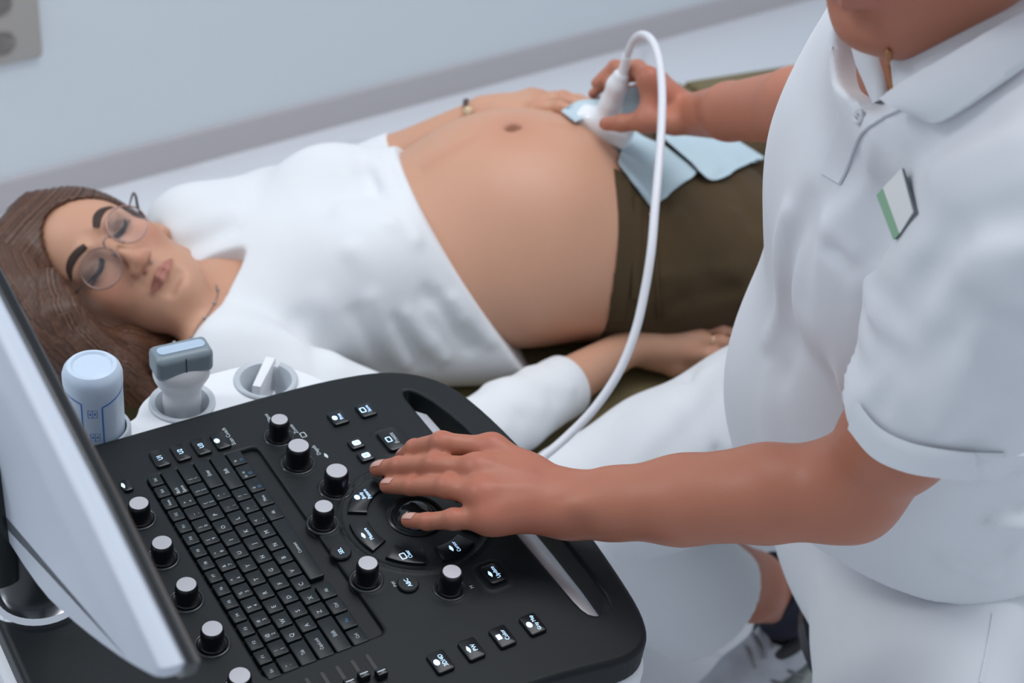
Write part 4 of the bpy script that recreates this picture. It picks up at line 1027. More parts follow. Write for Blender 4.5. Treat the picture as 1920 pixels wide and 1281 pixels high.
drape_quad('belt_loop', treep, [[(1186, 370), (1200, 372)], [(1183, 560), (1197, 562)]], 3, 20, .0012, .0016, M_olive, woman, 1.95)
zp, zn = hit(treep, 1217, 402, 1.9); mb = MB(); M_brass = mat('brass', (.45, .33, .16), .3, 1.0)
tube('zip_pull', [zp + zn * .003, zp + zn * .005 + UP * -.006, zp + zn * .003 + UP * -.014], [.0022, .0028, .0020], M_brass, woman)
# blue sheet end beside her hip
sh_q = [PZ(1300, 640, BED + .004), PZ(1440, 640, BED + .004), PZ(1460, 560, BED + .004), PZ(1290, 570, BED + .004)]
mb = MB(); mb.add([*[p for p in sh_q], *[p - UP * .003 for p in sh_q]], [(0, 1, 2, 3), (7, 6, 5, 4), (0, 4, 5, 1), (1, 5, 6, 2), (2, 6, 7, 3), (3, 7, 4, 0)])
o = mb.build('bed_sheet', M_sheet, worldspace=False); tag(o, 'folded blue sheet on the couch under the woman\'s hips', 'bed sheet')
# ------------------------------------------------------------------ the seated examiner
shL = D(1985, 400, .85); shR = D(1685, 64, 1.18); nb = D(1800, 70, .945)
LA = nrm(shL - shR); pel = D(1680, 975, 1.53); bel = D(1655, 705, 1.34); che = D(1700, 400, 1.14)
spine = nrm(nb - pel); FW = nrm(np.cross(LA, spine)); FW = FW if FW[0] < 0 else -FW
doc = empty('person', pel * [1, 1, 0], 0, 'man seated in white polo shirt and trousers, hand on the control panel, holding a probe', 'person')
M_dskin = skin_mat('skin_man', (.43, .175, .108), (.44, .115, .075), (.42, .16, .12), rough=.46, sc=2)
# head
ud = nrm([-.03, -.67, -.74]); nd_ = np.array([-.835, .26, -.47]); nd_ = nrm(nd_ - ud * (nd_ @ ud)); HD = np.stack([cw(*np.cross(ud, nd_)), cw(*ud), cw(*nd_)], 1); HS = 1.04
HDo = D(1603, 57, .885) - HD @ (np.array([0, -.104, .076]) * HS)
def d_extra(f):
    f.chain([HDo + HD @ np.array([0, -.05, -.045]), nb, mid(.3, nb, che)], [.054, .057, .062], k=.025)
    f.chain([shR - FW * .01, mid(.5, shR, nb) - spine * .01 - FW * .01, nb - spine * .02], [.026, .034, .048], k=.03); f.chain([shL, mid(.5, shL, nb) - spine * .01, nb - spine * .02], [.045, .05, .05], k=.03)
    f.chain([nb - spine * .07, mid(.6, nb, che)], [.07, .085], k=.04, flat=(FW, 2.1))
hf = head_field(HDo, HD, HS, extra=d_extra, lo=(-.26, -.42, -.22), hi=(.26, .135, .125), h=.0026)
Vh2, Fh2 = hf.nets(); Vh2 = relax(Vh2, Fh2, 1, .4)
# left arm and the hand on the panel
elL = D(1588, 921, 1.09); wrL = PZ(1082, 948, .848)
kn_l = [PZ(922, 843, .857), PZ(893, 882, .860), PZ(902, 930, .857), PZ(914, 974, .847)]
fg_l = [[PZ(828, 831, .858), PZ(777, 841, .836), PZ(755, 858, .818)],
        [PZ(815, 872, .848), PZ(748, 874, .828), PZ(708, 880, .812)],
        [PZ(838, 913, .850), PZ(772, 912, .830), PZ(726, 911, .814)],
        [PZ(850, 974, .842), PZ(800, 978, .832), PZ(765, 976, .822)]]
th_l = [PZ(1020, 905, .834), PZ(972, 878, .826), PZ(925, 858, .820), PZ(885, 852, .814)]
fa = nrm(wrL - elL); fv = nrm(UP - fa * (UP @ fa)); fs_ = np.cross(fv, fa)
AF = np.stack([fa, fs_, fv], 1)
pts_ = [(p - wrL) @ AF for p in [elL, mid(.62, elL, shL), *kn_l, *[q for g in fg_l for q in g]]]
af = Field(np.min(pts_, 0) - .055, np.max(pts_, 0) + [.02, .035, .02], .0018, wrL, AF)
af.chain([mid(.6, elL, shL) + cw(.006, 0, 0), mid(.22, elL, shL) + cw(.008, -.002, 0), elL], [.044, .040, .034], k=.02)
af.chain([elL, mid(.28, elL, wrL) + fv * .002, mid(.6, elL, wrL), mid(.86, elL, wrL), wrL + fa * .004], [.0365, .0405, .0375, .0305, .0280], k=.02, flat=(fv, 1.12), k0=.03)
af.ell(elL - fa * .008 + fv * -.010, (.022, .024, .022), R=AF, k=.015)
af.ell(wrL - fa * .012 + fs_ * .018 + fv * .014, (.011, .009, .009), R=AF, k=.012)
hand(af, wrL, kn_l, fg_l, th_l, back=UP, pr=.0135)
for i, w_ in enumerate((-.010, .002, .012)):   # wrist creases
    af.bump(wrL + fa * (.004 + .004 * i) + fs_ * -.02 + fv * .022, wrL + fa * (.004 + .004 * i) + fs_ * .02 + fv * .022, .0022, -.0007)
for g, k_ in zip(fg_l, kn_l):
    dd = nrm(g[0] - k_)
    for o_ in (-.003, .0, .003):
        sdv = nrm(np.cross(UP, dd)); af.bump(g[0] + dd * o_ + UP * .010 - sdv * .006, g[0] + dd * o_ + UP * .010 + sdv * .006, .0012, -.0006)
    d2_ = nrm(g[2] - g[1]); af.bump(g[1] + UP * .009 - nrm(np.cross(UP, d2_)) * .005, g[1] + UP * .009 + nrm(np.cross(UP, d2_)) * .005, .0014, -.0006)
Va, Fa = af.nets(); Va = relax(Va, Fa, 1, .3)
# right arm reaching to the belly, hand closed on the probe
elR = D(1600, 190, 1.46); wrR = D(1288, 216, 1.80)
pTop = D(1166, 128, 1.795); pBot = D(1126, 258, 1.872)
PZx = nrm(pTop - pBot)                                # probe axis, upwards
pX = D(1164, 276, 1.87) - D(1088, 226, 1.87); pX = nrm(pX - PZx * (pX @ PZx)); pY = np.cross(PZx, pX); PA = np.stack([pX, pY, PZx], 1)
if pY @ (C0 - pBot) < 0: pass
def PR(x, y, z): return pBot + PA @ np.array([x, y, z])
kn_r = [D(1216, 146, 1.770), D(1232, 150, 1.800), D(1236, 160, 1.83), D(1238, 176, 1.855)]
fg_r = [[D(1190, 128, 1.80), D(1160, 132, 1.835), D(1140, 158, 1.85)],
        [D(1196, 126, 1.83), D(1152, 124, 1.855), D(1118, 156, 1.862)],
        [D(1200, 140, 1.865), D(1140, 150, 1.885), D(1112, 176, 1.885)],
        [D(1205, 165, 1.885), D(1150, 178, 1.90), D(1112, 196, 1.895)]]
fg_r[1] += []
th_r = [D(1262, 232, 1.775), D(1212, 226, 1.775), D(1166, 231, 1.795), D(1136, 232, 1.815)]
ra = nrm(wrR - elR); rf = Field(np.min([elR, wrR, *[q for g in fg_r for q in g], *th_r], 0) - .055, np.max([elR, wrR, *[q for g in fg_r for q in g], *th_r], 0) + .055, .0021)
rf.chain([mid(.25, elR, shR), elR, mid(.3, elR, wrR), mid(.7, elR, wrR), wrR], [.034, .040, .042, .034, .0255], k=.02)
hand(rf, wrR, kn_r, fg_r, th_r, wr=.024, pr=.0125, k=.01)
rf.cap(kn_r[0], th_r[1], .008, .009, k=.016)
Vr, Fr = rf.nets(); Vr = relax(Vr, Fr, 1, .4)
# calf and ankle of the tucked leg
knR = D(1085, 965, 1.66); an = D(1478, 1128, 1.965); toe = D(1300, 1350, 2.00); heel = D(1532, 1188, 2.035)
lf = Field(np.min([mid(.4, knR, an), an, toe, heel], 0) - .06, np.max([mid(.4, knR, an), an, toe, heel], 0) + .06, .004)
lf.chain([mid(.4, knR, an), mid(.8, knR, an), an], [.052, .047, .033], k=.02)
Vc, Fc = lf.nets()
# torso core and upper arms (under the shirt)
cf = Field(np.min([pel, che, shL, shR, knR, an, elR], 0) - .12, np.max([pel, che, shL, shR, an, elR], 0) + .15, .010); cf.chain([pel, pel - LA * .085, D(1450, 800, 1.70), knR, mid(.6, knR, an)], [.08, .06, .06, .05, .045], k=.03)
cf.chain([che - FW * .02, bel, pel], [.10, .12, .13], k=.05, flat=(FW, 1.9)); cf.cap(shL, mid(.6, shL, elL), .035, .025, k=.02); cf.cap(shR, mid(.85, shR, elR), .022, .022, k=.02)

Vk, Fk = cf.nets()
V, F = merge([(Vh2, Fh2), (Va, Fa), (Vr, Fr), (Vc, Fc), (Vk, Fk)])
red, lip = face_attrs(V, HDo, HD, HS); lip = lip * .8
red = np.maximum(red, gauss(V, [g[0] + UP * .008 for g in fg_l], .0075) * .5); red = np.maximum(red, gauss(V, [g[1] + UP * .008 for g in fg_l], .006) * .5)
red = np.maximum(red, gauss(V, [g[2] for g in fg_l] + [th_r[3]], .010) * .5); red = np.maximum(red, gauss(V, [k_ + UP * .01 for k_ in kn_l + kn_r], .015) * .45)
red = np.maximum(red, gauss(V, [mid(.5, wrL, k_) for k_ in kn_l] + [mid(.5, wrR, k_) for k_ in kn_r], .03) * .4)
np_mesh('body', V, F, M_dskin, doc, attr={'red': red, 'lip': lip, 'dark': np.zeros(len(V))})
for g, r_ in zip(fg_l, (.0074, .0077, .0073, .0066)): nail('fingernail', g[1], g[2], UP, r_, M_nail, doc)
nail('fingernail', th_r[2], th_r[3], C0 - th_r[3], .0088, M_nail, doc)
# hair of the head beyond the picture edge
M_haird = mat('hair_dark', (.03, .02, .015), .5)
hr = Field((-.12, -.10, -.14), (.12, .16, .12), .004, HDo, HD)
hr.ell((0, .034, -.014), (.084, .092, .106), world=False)
X_, Y_, Z_ = hr.ax[0][:, None, None], hr.ax[1][None, :, None], hr.ax[2][None, None, :]
hr._comb((slice(None),) * 3, np.broadcast_to(np.maximum(-(Z_ - .02) , (Y_ - .062)), hr.F.shape).astype(np.float32), .01, 'sub')
hr._comb((slice(None),) * 3, np.broadcast_to(Y_ + .045, hr.F.shape).astype(np.float32), .01, 'sub')
q1, q2 = hr.nets(); np_mesh('hair', q1, q2, M_haird, doc)
treeh2 = bvh(Vh2, Fh2)
for sgn in (-1, 1): face_strip('eyebrow', [(sgn * .013, .0205), (sgn * .028, .0255), (sgn * .042, .0245), (sgn * .054, .0165)], .012, M_brow, treeh2, doc, HDo, HD, HS)

# polo shirt
M_polo = mat('white_pique', (.72, .745, .78), .9, sheen=.08, bump=(1500, .3, .0005))
TA = np.stack([FW, LA, nrm(np.cross(FW, LA))], 1)
TA[:, 2] = np.cross(TA[:, 0], TA[:, 1])
if TA[2, 2] < 0: TA = TA[:, [0, 1, 2]]; TA[:, 0] *= 1
allp = [(p - che) @ TA for p in (shL, shR, nb, pel - spine * .12, bel)]
pf = Field(np.min(allp, 0) - .19, np.max(allp, 0) + .17, .0040, che, TA)
pf.chain([nb - spine * .045, che, mid(.5, che, bel), bel, mid(.5, bel, pel), pel, pel - spine * .10], [.120, .168, .166, .168, .170, .172, .178], k=.06, flat=(FW, 1.62))
pf.chain([shR, mid(.5, shR, nb), nb - spine * .02], [.052, .060, .066], k=.04); pf.chain([shL, mid(.5, shL, nb), nb - spine * .02], [.066, .070, .072], k=.04)
pf.ell(che + FW * .045 + LA * .07 + spine * .01, (.055, .07, .08), k=.05); pf.ell(che + FW * .030 - LA * .05 + spine * .0, (.05, .07, .08), k=.05)
pf.ell(bel + FW * .026, (.105, .12, .14), k=.06)
pf.chain([bel + LA * .03, pel + LA * .070 - spine * .02, pel + LA * .085 - spine * .10], [.14, .128, .130], k=.06); pf.chain([pel - FW * .03, pel - UP * .10 - FW * .05, pel - UP * .16 - FW * .06], [.16, .165, .165], k=.06, flat=(FW, 1.25)); pf.chain([pel + LA * .07, pel + LA * .09 - UP * .15 - FW * .01], [.128, .130], k=.05)
slc = D(1742, 800, 1.0); slh = D(1712, 858, 1.02)
pf.chain([shL, mid(.5, shL, slc), slc, slh + (slc - shL) * .12], [.070, .074, .072, .070], k=.03, k0=.035)
ah = mid(.72, shL, elL); pf.chain([shL, ah, mid(.95, shL, elL)], [.062, .060, .059], k=.02, k0=.025)
pf.chain([shR, mid(.6, shR, elR)], [.052, .054], k=.02, k0=.03)
tree3 = bvh(*pf.nets())
CR = [(1780, 450, 1640, 680, .012, -.007), (1920, 400, 1790, 440, .014, -.006), (1900, 470, 1700, 560, .014, .005), (1560, 330, 1500, 560, .016, -.004), (1600, 420, 1560, 600, .018, .004), (1500, 420, 1450, 700, .02, -.004), (1580, 560, 1620, 700, .014, -.005),
      (1640, 690, 1560, 860, .016, .004), (1700, 300, 1850, 230, .012, -.004), (1760, 330, 1900, 260, .012, .004), (1480, 640, 1500, 860, .014, -.005), (1440, 700, 1450, 860, .012, .005), (1660, 560, 1610, 480, .012, -.003),
      (1780, 935, 1920, 915, .009, .008), (1750, 962, 1920, 955, .008, -.009), (1660, 1005, 1920, 985, .010, .009), (1700, 1032, 1900, 1030, .008, -.008), (1600, 1040, 1860, 1085, .009, .006), (1560, 1030, 1800, 1060, .010, .005), (1800, 560, 1900, 700, .015, -.004), (1760, 600, 1840, 760, .015, .004),
      (1700, 700, 1780, 640, .012, -.004), (1850, 480, 1920, 560, .014, .005), (1475, 400, 1440, 640, .010, .005), (1510, 380, 1465, 700, .010, -.005), (1545, 420, 1500, 820, .012, .005), (1575, 480, 1545, 840, .010, -.006), (1605, 560, 1590, 850, .011, .005), (1555, 470, 1650, 665, .009, -.006), (1590, 470, 1690, 640, .009, .005), (1760, 500, 1650, 600, .010, -.005), (1730, 470, 1610, 560, .011, .004), (1640, 260, 1590, 400, .010, .004), (1700, 640, 1650, 760, .008, -.004), (1900, 620, 1840, 830, .012, -.005), (1830, 640, 1760, 800, .010, .004)]
for a_, b_, c_, d_, w_, am in CR:
    a1, _ = hit(tree3, a_, b_); a2, _ = hit(tree3, c_, d_)
    if a1 is not None and a2 is not None: pf.bump(a1, a2, w_, am * 1.35)
# sleeve end
sa = nrm(elL - shL)
sleeve_q = D(1760, 868, .985)
X_, Y_, Z_ = pf.ax[0][:, None, None], pf.ax[1][None, :, None], pf.ax[2][None, None, :]
spl = nrm(np.cross(D(1920, 893, .93) - D(1592, 797, 1.05), D(1765, 886, .975) - D(1592, 797, 1.05)))
q1s, q2s, q3s = D(1592, 797, 1.04), D(1765, 886, .965), D(1920, 893, .89); spl = nrm(np.cross(q3s - q1s, q2s - q1s)); hh = [hit(tree3, *p, .98)[0] for p in ((1604, 803), (1672, 862), (1765, 886))]; spl = nrm(np.cross(hh[1] - hh[0], hh[2] - hh[0])); spl = spl if spl @ sa > 0 else -spl; c0_ = pf.loc(hh[1]); sl_ = pf.A.T @ spl
dsl = (X_ - c0_[0]) * sl_[0] + (Y_ - c0_[1]) * sl_[1] + (Z_ - c0_[2]) * sl_[2]
axl = pf.loc(mid(.8, shL, elL)); near = np.sqrt((X_ - axl[0]) ** 2 + (Y_ - axl[1]) ** 2 + (Z_ - axl[2]) ** 2) - .150
cut = np.maximum(-dsl, near)
# keep the torso: only cut what is not torso
tor = Field(pf.lo, pf.lo + (pf.n - 1) * pf.h, pf.h, che, TA); tor.F = tor.F[:pf.F.shape[0], :pf.F.shape[1], :pf.F.shape[2]]
tor.chain([nb - spine * .045, che, mid(.5, che, bel), bel, mid(.5, bel, pel), pel, pel - spine * .10], [.125, .172, .168, .166, .168, .172, .178], k=.06, flat=(FW, 1.42))
tor.ell(bel + FW * .035, (.12, .12, .13), k=.06); tor.chain([bel + LA * .03, pel + LA * .070 - spine * .02, pel + LA * .085 - spine * .10], [.14, .128, .130], k=.06)
n_ = [min(a, b) for a, b in zip(tor.F.shape, pf.F.shape)]; sl3 = tuple(slice(0, i) for i in n_)
cut = np.maximum(np.broadcast_to(cut, pf.F.shape)[sl3], -(tor.F[sl3] - .004))
pf._comb(sl3, cut.astype(np.float32), .003, 'sub')
hollow = pf.loc(slh + (slc - shL) * .12)
# shirt hem
h3 = [hit(tree3, *p, 1.4)[0] for p in ((1500, 1048), (1700, 1118), (1900, 1178))]
hpn = nrm(np.cross(h3[1] - h3[0], h3[2] - h3[0])); hpn = hpn if hpn @ spine < 0 else -hpn
hpn = nrm(-UP + FW * .22)
pf.plane(h3[1], hpn, k=.004)
# neck opening
for a_, b_ in ((D(1700, 100, .93), D(1668, 205, .93)),): pass
ng = hit(tree3, 1662, 196, .95)[0]; ntop = D(1700, 60, .92)
pf.chain([HDo + HD @ np.array([0, -.07, -.04]), nb + spine * .02], [.058, .066], k=.01, k0=.004, op='sub')
pf.chain([nb + FW * .055 + spine * .01, mid(.6, nb + FW * .055, ng), ng + (ng - che) * .0], [.042, .022, .006], k=.004, k0=.004, op='sub')
V, F = pf.nets(); V = relax(V, F, 2, .5); treepolo = bvh(V, F)
polo = np_mesh('polo_shirt', V, F, M_polo, doc)
hb_t = catmull([(1604, 748), (1648, 800), (1702, 828), (1765, 842), (1840, 849), (1925, 850)], 10)[:, :2]; hb_b = catmull([(1591, 803), (1638, 855), (1698, 882), (1765, 893), (1840, 899), (1925, 900)], 10)[:, :2]
def smdepth(P, d0=.98):
    dd = np.array([float((W3.T @ (hit(treepolo, *p, d0)[0] - C0))[2]) for p in P]); k_ = np.ones(9) / 9
    return np.convolve(np.pad(dd, 4, mode='edge'), k_, 'valid')
dt_, dm_ = smdepth(hb_t), smdepth(hb_t * .6 + hb_b * .4); rows_ = []
for v_ in np.linspace(0, 1, 10):
    rows_.append([D(*(hb_t[i] * (1 - v_) + hb_b[i] * v_), dt_[i] + (dm_[i] - dt_[i]) * v_ / .4 * .75 - .0045 - .002 * min(1, v_ * 4)) for i in range(len(hb_t))])
sheet('sleeve_hem_band', rows_, .0025, M_polo, doc)
# collar leaves, placket, button, badge
drape_quad('collar', treepolo, [[(1694, 190), (1712, 177), (1738, 160), (1800, 126), (1870, 84), (1935, 48)], [(1738, 221), (1760, 228), (1784, 224), (1850, 186), (1900, 152), (1940, 122)]], 40, 12, .004, .004, M_polo, doc, .93, offs=lambda u, v: .010 * (1 - v) + .004 * math.sin(v * 3.1))
cl_o = catmull([(1594, 62), (1603, 88), (1612, 118), (1628, 152), (1645, 191)], 6)[:, :2]; cl_i = catmull([(1652, 66), (1661, 90), (1665, 120), (1664, 155), (1657, 187)], 6)[:, :2]
co = np.array([hit(treepolo, *p, .95)[0] for p in cl_o]); cn = np.array([nrm(hit(treepolo, *p, .95)[1]) for p in cl_o]); dpt = (co - C0) @ W3[:, 2]; dpt = np.minimum.accumulate(dpt[::-1])[::-1] * .5 + dpt.min() * .5
rows_ = []
for v_ in np.linspace(0, 1, 8):
    rows_.append([D(*(cl_o[i] * (1 - v_) + cl_i[i] * v_), dpt[i] - .006 - .008 * math.sin(v_ * 2.6) - .004 * v_) for i in range(len(cl_o))])
sheet('collar', rows_, .0035, M_polo, doc)
drape_quad('placket', treepolo, [[(1652, 190), (1628, 208), (1596, 216), (1575, 240), (1553, 300), (1540, 322)], [(1700, 200), (1660, 222), (1634, 238), (1612, 262), (1590, 320), (1578, 345)]], 40, 10, .0005, .0022, M_polo, doc, 1.0)
bp_, bn_ = hit(treepolo, 1619, 221, 1.0); bn_ = nrm(bn_)
def frame_from(n):
    t = nrm(np.cross(n, UP)); b = np.cross(n, t); return np.stack([t, b, n], 1)
def local_thing(name, mb, mats, pos, A, parent=None):
    o = mb.build(name, mats, None); M = Matrix.Identity(4)
    for r in range(3):
        for c in range(3): M[r][c] = A[r, c]
        M[r][3] = pos[r]
    o.rotation_euler = M.to_euler(); o.location = tuple(pos)
    if parent is not None: o.parent = parent; o.matrix_parent_inverse = world_of_full(parent).inverted()
    return o
mb = MB(); mb.lathe([(.0052, 0), (.0052, .0016), (.0046, .0022), (.0036, .0016), (0, .0016)], 24)
for s1, s2_ in ((1, 1), (-1, 1), (1, -1), (-1, -1)): mb.lathe([(.0007, .0017), (0, .0018)], 8, 1, c=(.0011 * s1, .0011 * s2_))
local_thing('button', mb, [mat('shirt_button', (.62, .65, .68), .25), M_knob], bp_ + bn_ * .003, frame_from(bn_), doc)
# badge: four corners on the chest
bc = [(1650, 366), (1696, 316), (1723, 400), (1682, 449)]
bm_, bnn = hit(treepolo, 1688, 382, 1.0)
nn_ = np.mean([hit(treepolo, *p, 1.0)[1] for p in bc + [(1688, 382)]], 0); nn_ = nrm(nn_)
def onplane(px, py, p, n): r = ray(px, py); return C0 + r * ((p - C0) @ n) / (r @ n)
bp0 = bm_ + nn_ * (max(0.0, max(float((hit(treepolo, *p, 1.0)[0] - bm_) @ nn_) for p in bc)) * .8 + .0015); cs = [onplane(*p, bp0, nn_) for p in bc]
g1 = onplane(1662, 352, bp0, nn_); g2 = onplane(1693, 437, bp0, nn_)
badge = empty('name_badge', bp0, 0, 'blank white name badge with a green stripe pinned to the white polo shirt', 'badge')
def plate(name, c4, th, m, parent):
    mb = MB(); mb.add([*c4, *[p + nn_ * th for p in c4]], [(3, 2, 1, 0), (4, 5, 6, 7), (0, 1, 5, 4), (1, 2, 6, 5), (2, 3, 7, 6), (3, 0, 4, 7)]); return mb.build(name, m, parent, smooth=False, worldspace=True)
plate('badge_plate', [p + nn_ * .0002 for p in cs], .0012, mat('badge_backing', (.10, .11, .13), .4), badge)
plate('badge_face', [g1 + nn_ * .0016, cs[1] + nn_ * .0016, mid(.06, cs[2], cs[0]) + nn_ * .0016, g2 + nn_ * .0016], .0008, mat('badge_white', (.78, .80, .80), .3), badge)
plate('green_stripe', [cs[0] + nn_ * .0016, g1 + nn_ * .0016, g2 + nn_ * .0016, cs[3] + nn_ * .0016], .0009, mat('badge_green', (.19, .42, .25), .35), badge)
# necklace
M_gold = mat('gold_chain', (.62, .30, .14), .28, 1.0)
neckl = empty('necklace', D(1672, 130, .94), 0, 'thin gold chain worn round the neck inside the open white collar', 'necklace')
treeb2 = bvh(V=np.concatenate([Vh2]), F=Fh2)
cp = []
for q_ in catmull([(1666, 92), (1669, 110), (1673, 135), (1678, 160), (1684, 184)], 7):
    p_, n__ = hit(treeb2, q_[0], q_[1], .94); cp.append(p_ + nrm(n__) * .002)
for i in range(len(cp) - 1):
    c_ = (cp[i] + cp[i + 1]) / 2; d_ = nrm(cp[i + 1] - cp[i]); nn2 = nrm(np.cross(d_, ray(1670, 130))); tt = nn2 if i % 2 else nrm(np.cross(d_, nn2))
    loop = [c_ + d_ * .0026 * math.cos(a) + tt * .0015 * math.sin(a) for a in np.linspace(0, 2 * math.pi, 13)]
    tube('chain_link', loop, .0006, M_gold, neckl, n=6, smooth_path=False)

# trousers
M_trs = mat('white_trousers', (.72, .745, .77), .9, sheen=.05, bump=(900, .15, .0005))
hipL = pel + LA * .085; hipR = pel - LA * .085; knL = D(1690, 1600, 1.20)
gp = [pel, hipL, hipR, knL, knR, an]; lo_ = np.min(gp, 0) - .16; hi_ = np.max(gp, 0) + .16
tq = Field(lo_, hi_, .0052)
tq.chain([pel + spine * .05, pel, pel - spine * .05], [.158, .165, .150], k=.06, flat=(FW, 1.30))
tq.chain([hipL - spine * .02, D(1722, 1190, 1.395), mid(.6, D(1722, 1190, 1.395), knL), knL], [.105, .100, .088, .078], k=.04)
tq.chain([hipR, D(1450, 800, 1.70), D(1250, 880, 1.67), knR], [.10, .105, .090, .083], k=.04)
tq.ell(D(1395, 800, 1.66), (.06, .07, .07), k=.05)
tree4 = bvh(*tq.nets())
for a_, b_, c_, d_, w_, am in ((1290, 700, 1345, 860, .009, -.008), (1260, 760, 1330, 850, .010, .004), (1180, 760, 1080, 850, .014, -.003), (1320, 700, 1370, 840, .010, .005), (1560, 1120, 1640, 1281, .014, -.005), (1540, 1100, 1580, 1240, .010, .004), (1620, 1110, 1760, 1160, .02, .004), (1600, 1180, 1660, 1281, .012, .004)):
    a1, _ = hit(tree4, a_, b_); a2, _ = hit(tree4, c_, d_)
    if a1 is not None and a2 is not None: tq.bump(a1, a2, w_, am)
V1, F1 = tq.nets(); V1 = relax(V1, F1, 2, .5)
hemp = D(1352, 1152, 1.86); ha = nrm(an - knR)
ts = Field(np.min([knR, hemp], 0) - .13, np.max([knR, hemp], 0) + .13, .0046)
ts.chain([knR, mid(.5, knR, hemp), hemp], [.083, .080, .080], k=.02, flat=(nrm(np.cross(ha, C0 - hemp)), .92))
hmid = hemp; ts.plane(hmid - ha * .042, nrm(ha + cw(.0, .45, 0)), k=.004)
ts.chain([mid(.6, knR, hemp), hemp + ha * .05], [.062, .070], k=.004, op='sub')
V2, F2 = ts.nets(); V2 = relax(V2, F2, 1, .5)
leftshin = Field(np.min([knL], 0) - [.15, .15, .62], np.max([knL], 0) + [.25, .15, .12], .008)
knL_f = np.array([knL[0] + .10, knL[1] + .02, .09]); leftshin.chain([knL, knL_f], [.078, .065], k=.02); V3, F3 = leftshin.nets()
V, F = merge([(V1, F1), (V2, F2), (V3, F3)]); np_mesh('trousers', V, F, M_trs, doc); tree5 = bvh(V, F)
drape_quad('side_seam', tree5, [[(1859, 1150), (1848, 1215), (1834, 1281)], [(1863, 1150), (1852, 1215), (1838, 1281)]], 20, 3, .0004, .0010, M_trs, doc, 1.4)
# sock and shoe of the tucked foot
M_sock = mat('navy_sock', (.012, .014, .028), .9, bump=(600, .3, .001))
kf = Field(np.min([an, toe, heel], 0) - .09, np.max([an, toe, heel], 0) + .10, .0034)
sk0 = D(1434, 1082, 1.915); kf.chain([sk0, an, mid(.35, an, heel), mid(.12, an, toe) + nrm(heel - an) * .01], [.0490, .045, .037, .030], k=.02)
kf.plane(sk0 + nrm(an - sk0) * .016, -nrm(an - sk0), k=.003)
q1, q2 = kf.nets(); np_mesh('sock', q1, q2, M_sock, doc)
shoe = MB()
sd_ = nrm(toe - heel); sup = nrm(an - mid(.35, heel, toe)); sup = nrm(sup - sd_ * (sup @ sd_)); slat = np.cross(sup, sd_); SA = np.stack([sd_, slat, sup], 1)
so = heel; Ls = np.linalg.norm(toe - heel)
shf = Field((-.05, -.07, -.05), (Ls + .06, .07, .12), .0032, so, SA)
shf.chain([(.0, 0, .02), (.06, 0, .022), (Ls * .6, 0, .012), (Ls, 0, .004)], [.034, .036, .038, .030], k=.02, world=False, flat=((0, 0, 1), .95))
shf.cap((.035, 0, .05), (Ls * .55, 0, .022), .030, .026, k=.02, world=False)
shf.plane(so + sup * -.022, -sup, k=.004)
shf.cap((.045, 0, .05), (.045, 0, .12), .030, .032, k=.003, op='sub', world=False)
q1, q2 = shf.nets(); M_shoe = mat('shoe_white', (.60, .62, .66), .5, noise=(30, (.45, .46, .5), .2)); sh_ob = np_mesh('shoe', q1, q2, M_shoe, doc)
sl2 = Field((-.06, -.08, -.06), (Ls + .07, .08, .0), .004, so, SA); sl2.chain([(.0, 0, -.03), (.06, 0, -.03), (Ls * .6, 0, -.03), (Ls + .004, 0, -.03)], [.037, .038, .042, .034], k=.02, world=False)
sl2.plane(so + sup * -.018, sup, k=.002); sl2.plane(so + sup * -.040, -sup, k=.002); q1, q2 = sl2.nets(); np_mesh('sole', q1, q2, mat('sole_grey', (.35, .38, .36), .6), sh_ob)
for i in range(5):
    x_ = Ls * (.34 + .075 * i); z_ = .078 - .0085 * i
    tube('shoelace', [so + SA @ np.array([x_ - .006, -.022, z_ - .012]), so + SA @ np.array([x_, 0, z_]), so + SA @ np.array([x_ + .006, .022, z_ - .012])], .0034, mat('lace_grey', (.34, .33, .34), .8), sh_ob, n=8)
tube('shoe_collar', [so + SA @ np.array([.045 + .040 * math.cos(a), .034 * math.sin(a), .058 - .012 * math.cos(a)]) for a in np.linspace(0, 2 * math.pi, 14)], .0095, mat('shoe_lining', (.05, .045, .05), .8), sh_ob, n=10)
for i in range(3):
    x_ = Ls * (.30 + .12 * i)
    for sg in (-1, 1): tube('shoe_stripe', [so + SA @ np.array([x_ + .020, sg * .026, .046 - .008 * i]), so + SA @ np.array([x_ + .006, sg * .0375, .020]), so + SA @ np.array([x_ - .008, sg * .038, -.012])], .0032, mat('stripe_grey', (.16, .16, .18), .6), sh_ob, n=8)
# the other foot, out of view in front
of = Field(knL_f - [.34, .06, .09], knL_f + [.08, .06, .06], .006); of.chain([knL_f + [-.02, 0, -.045], knL_f + [-.24, 0, -.055]], [.045, .034], k=.02); of.plane([0, 0, .004], [0, 0, -1], k=.004)
q1, q2 = of.nets(); np_mesh('shoe', q1, q2, M_shoe, doc)
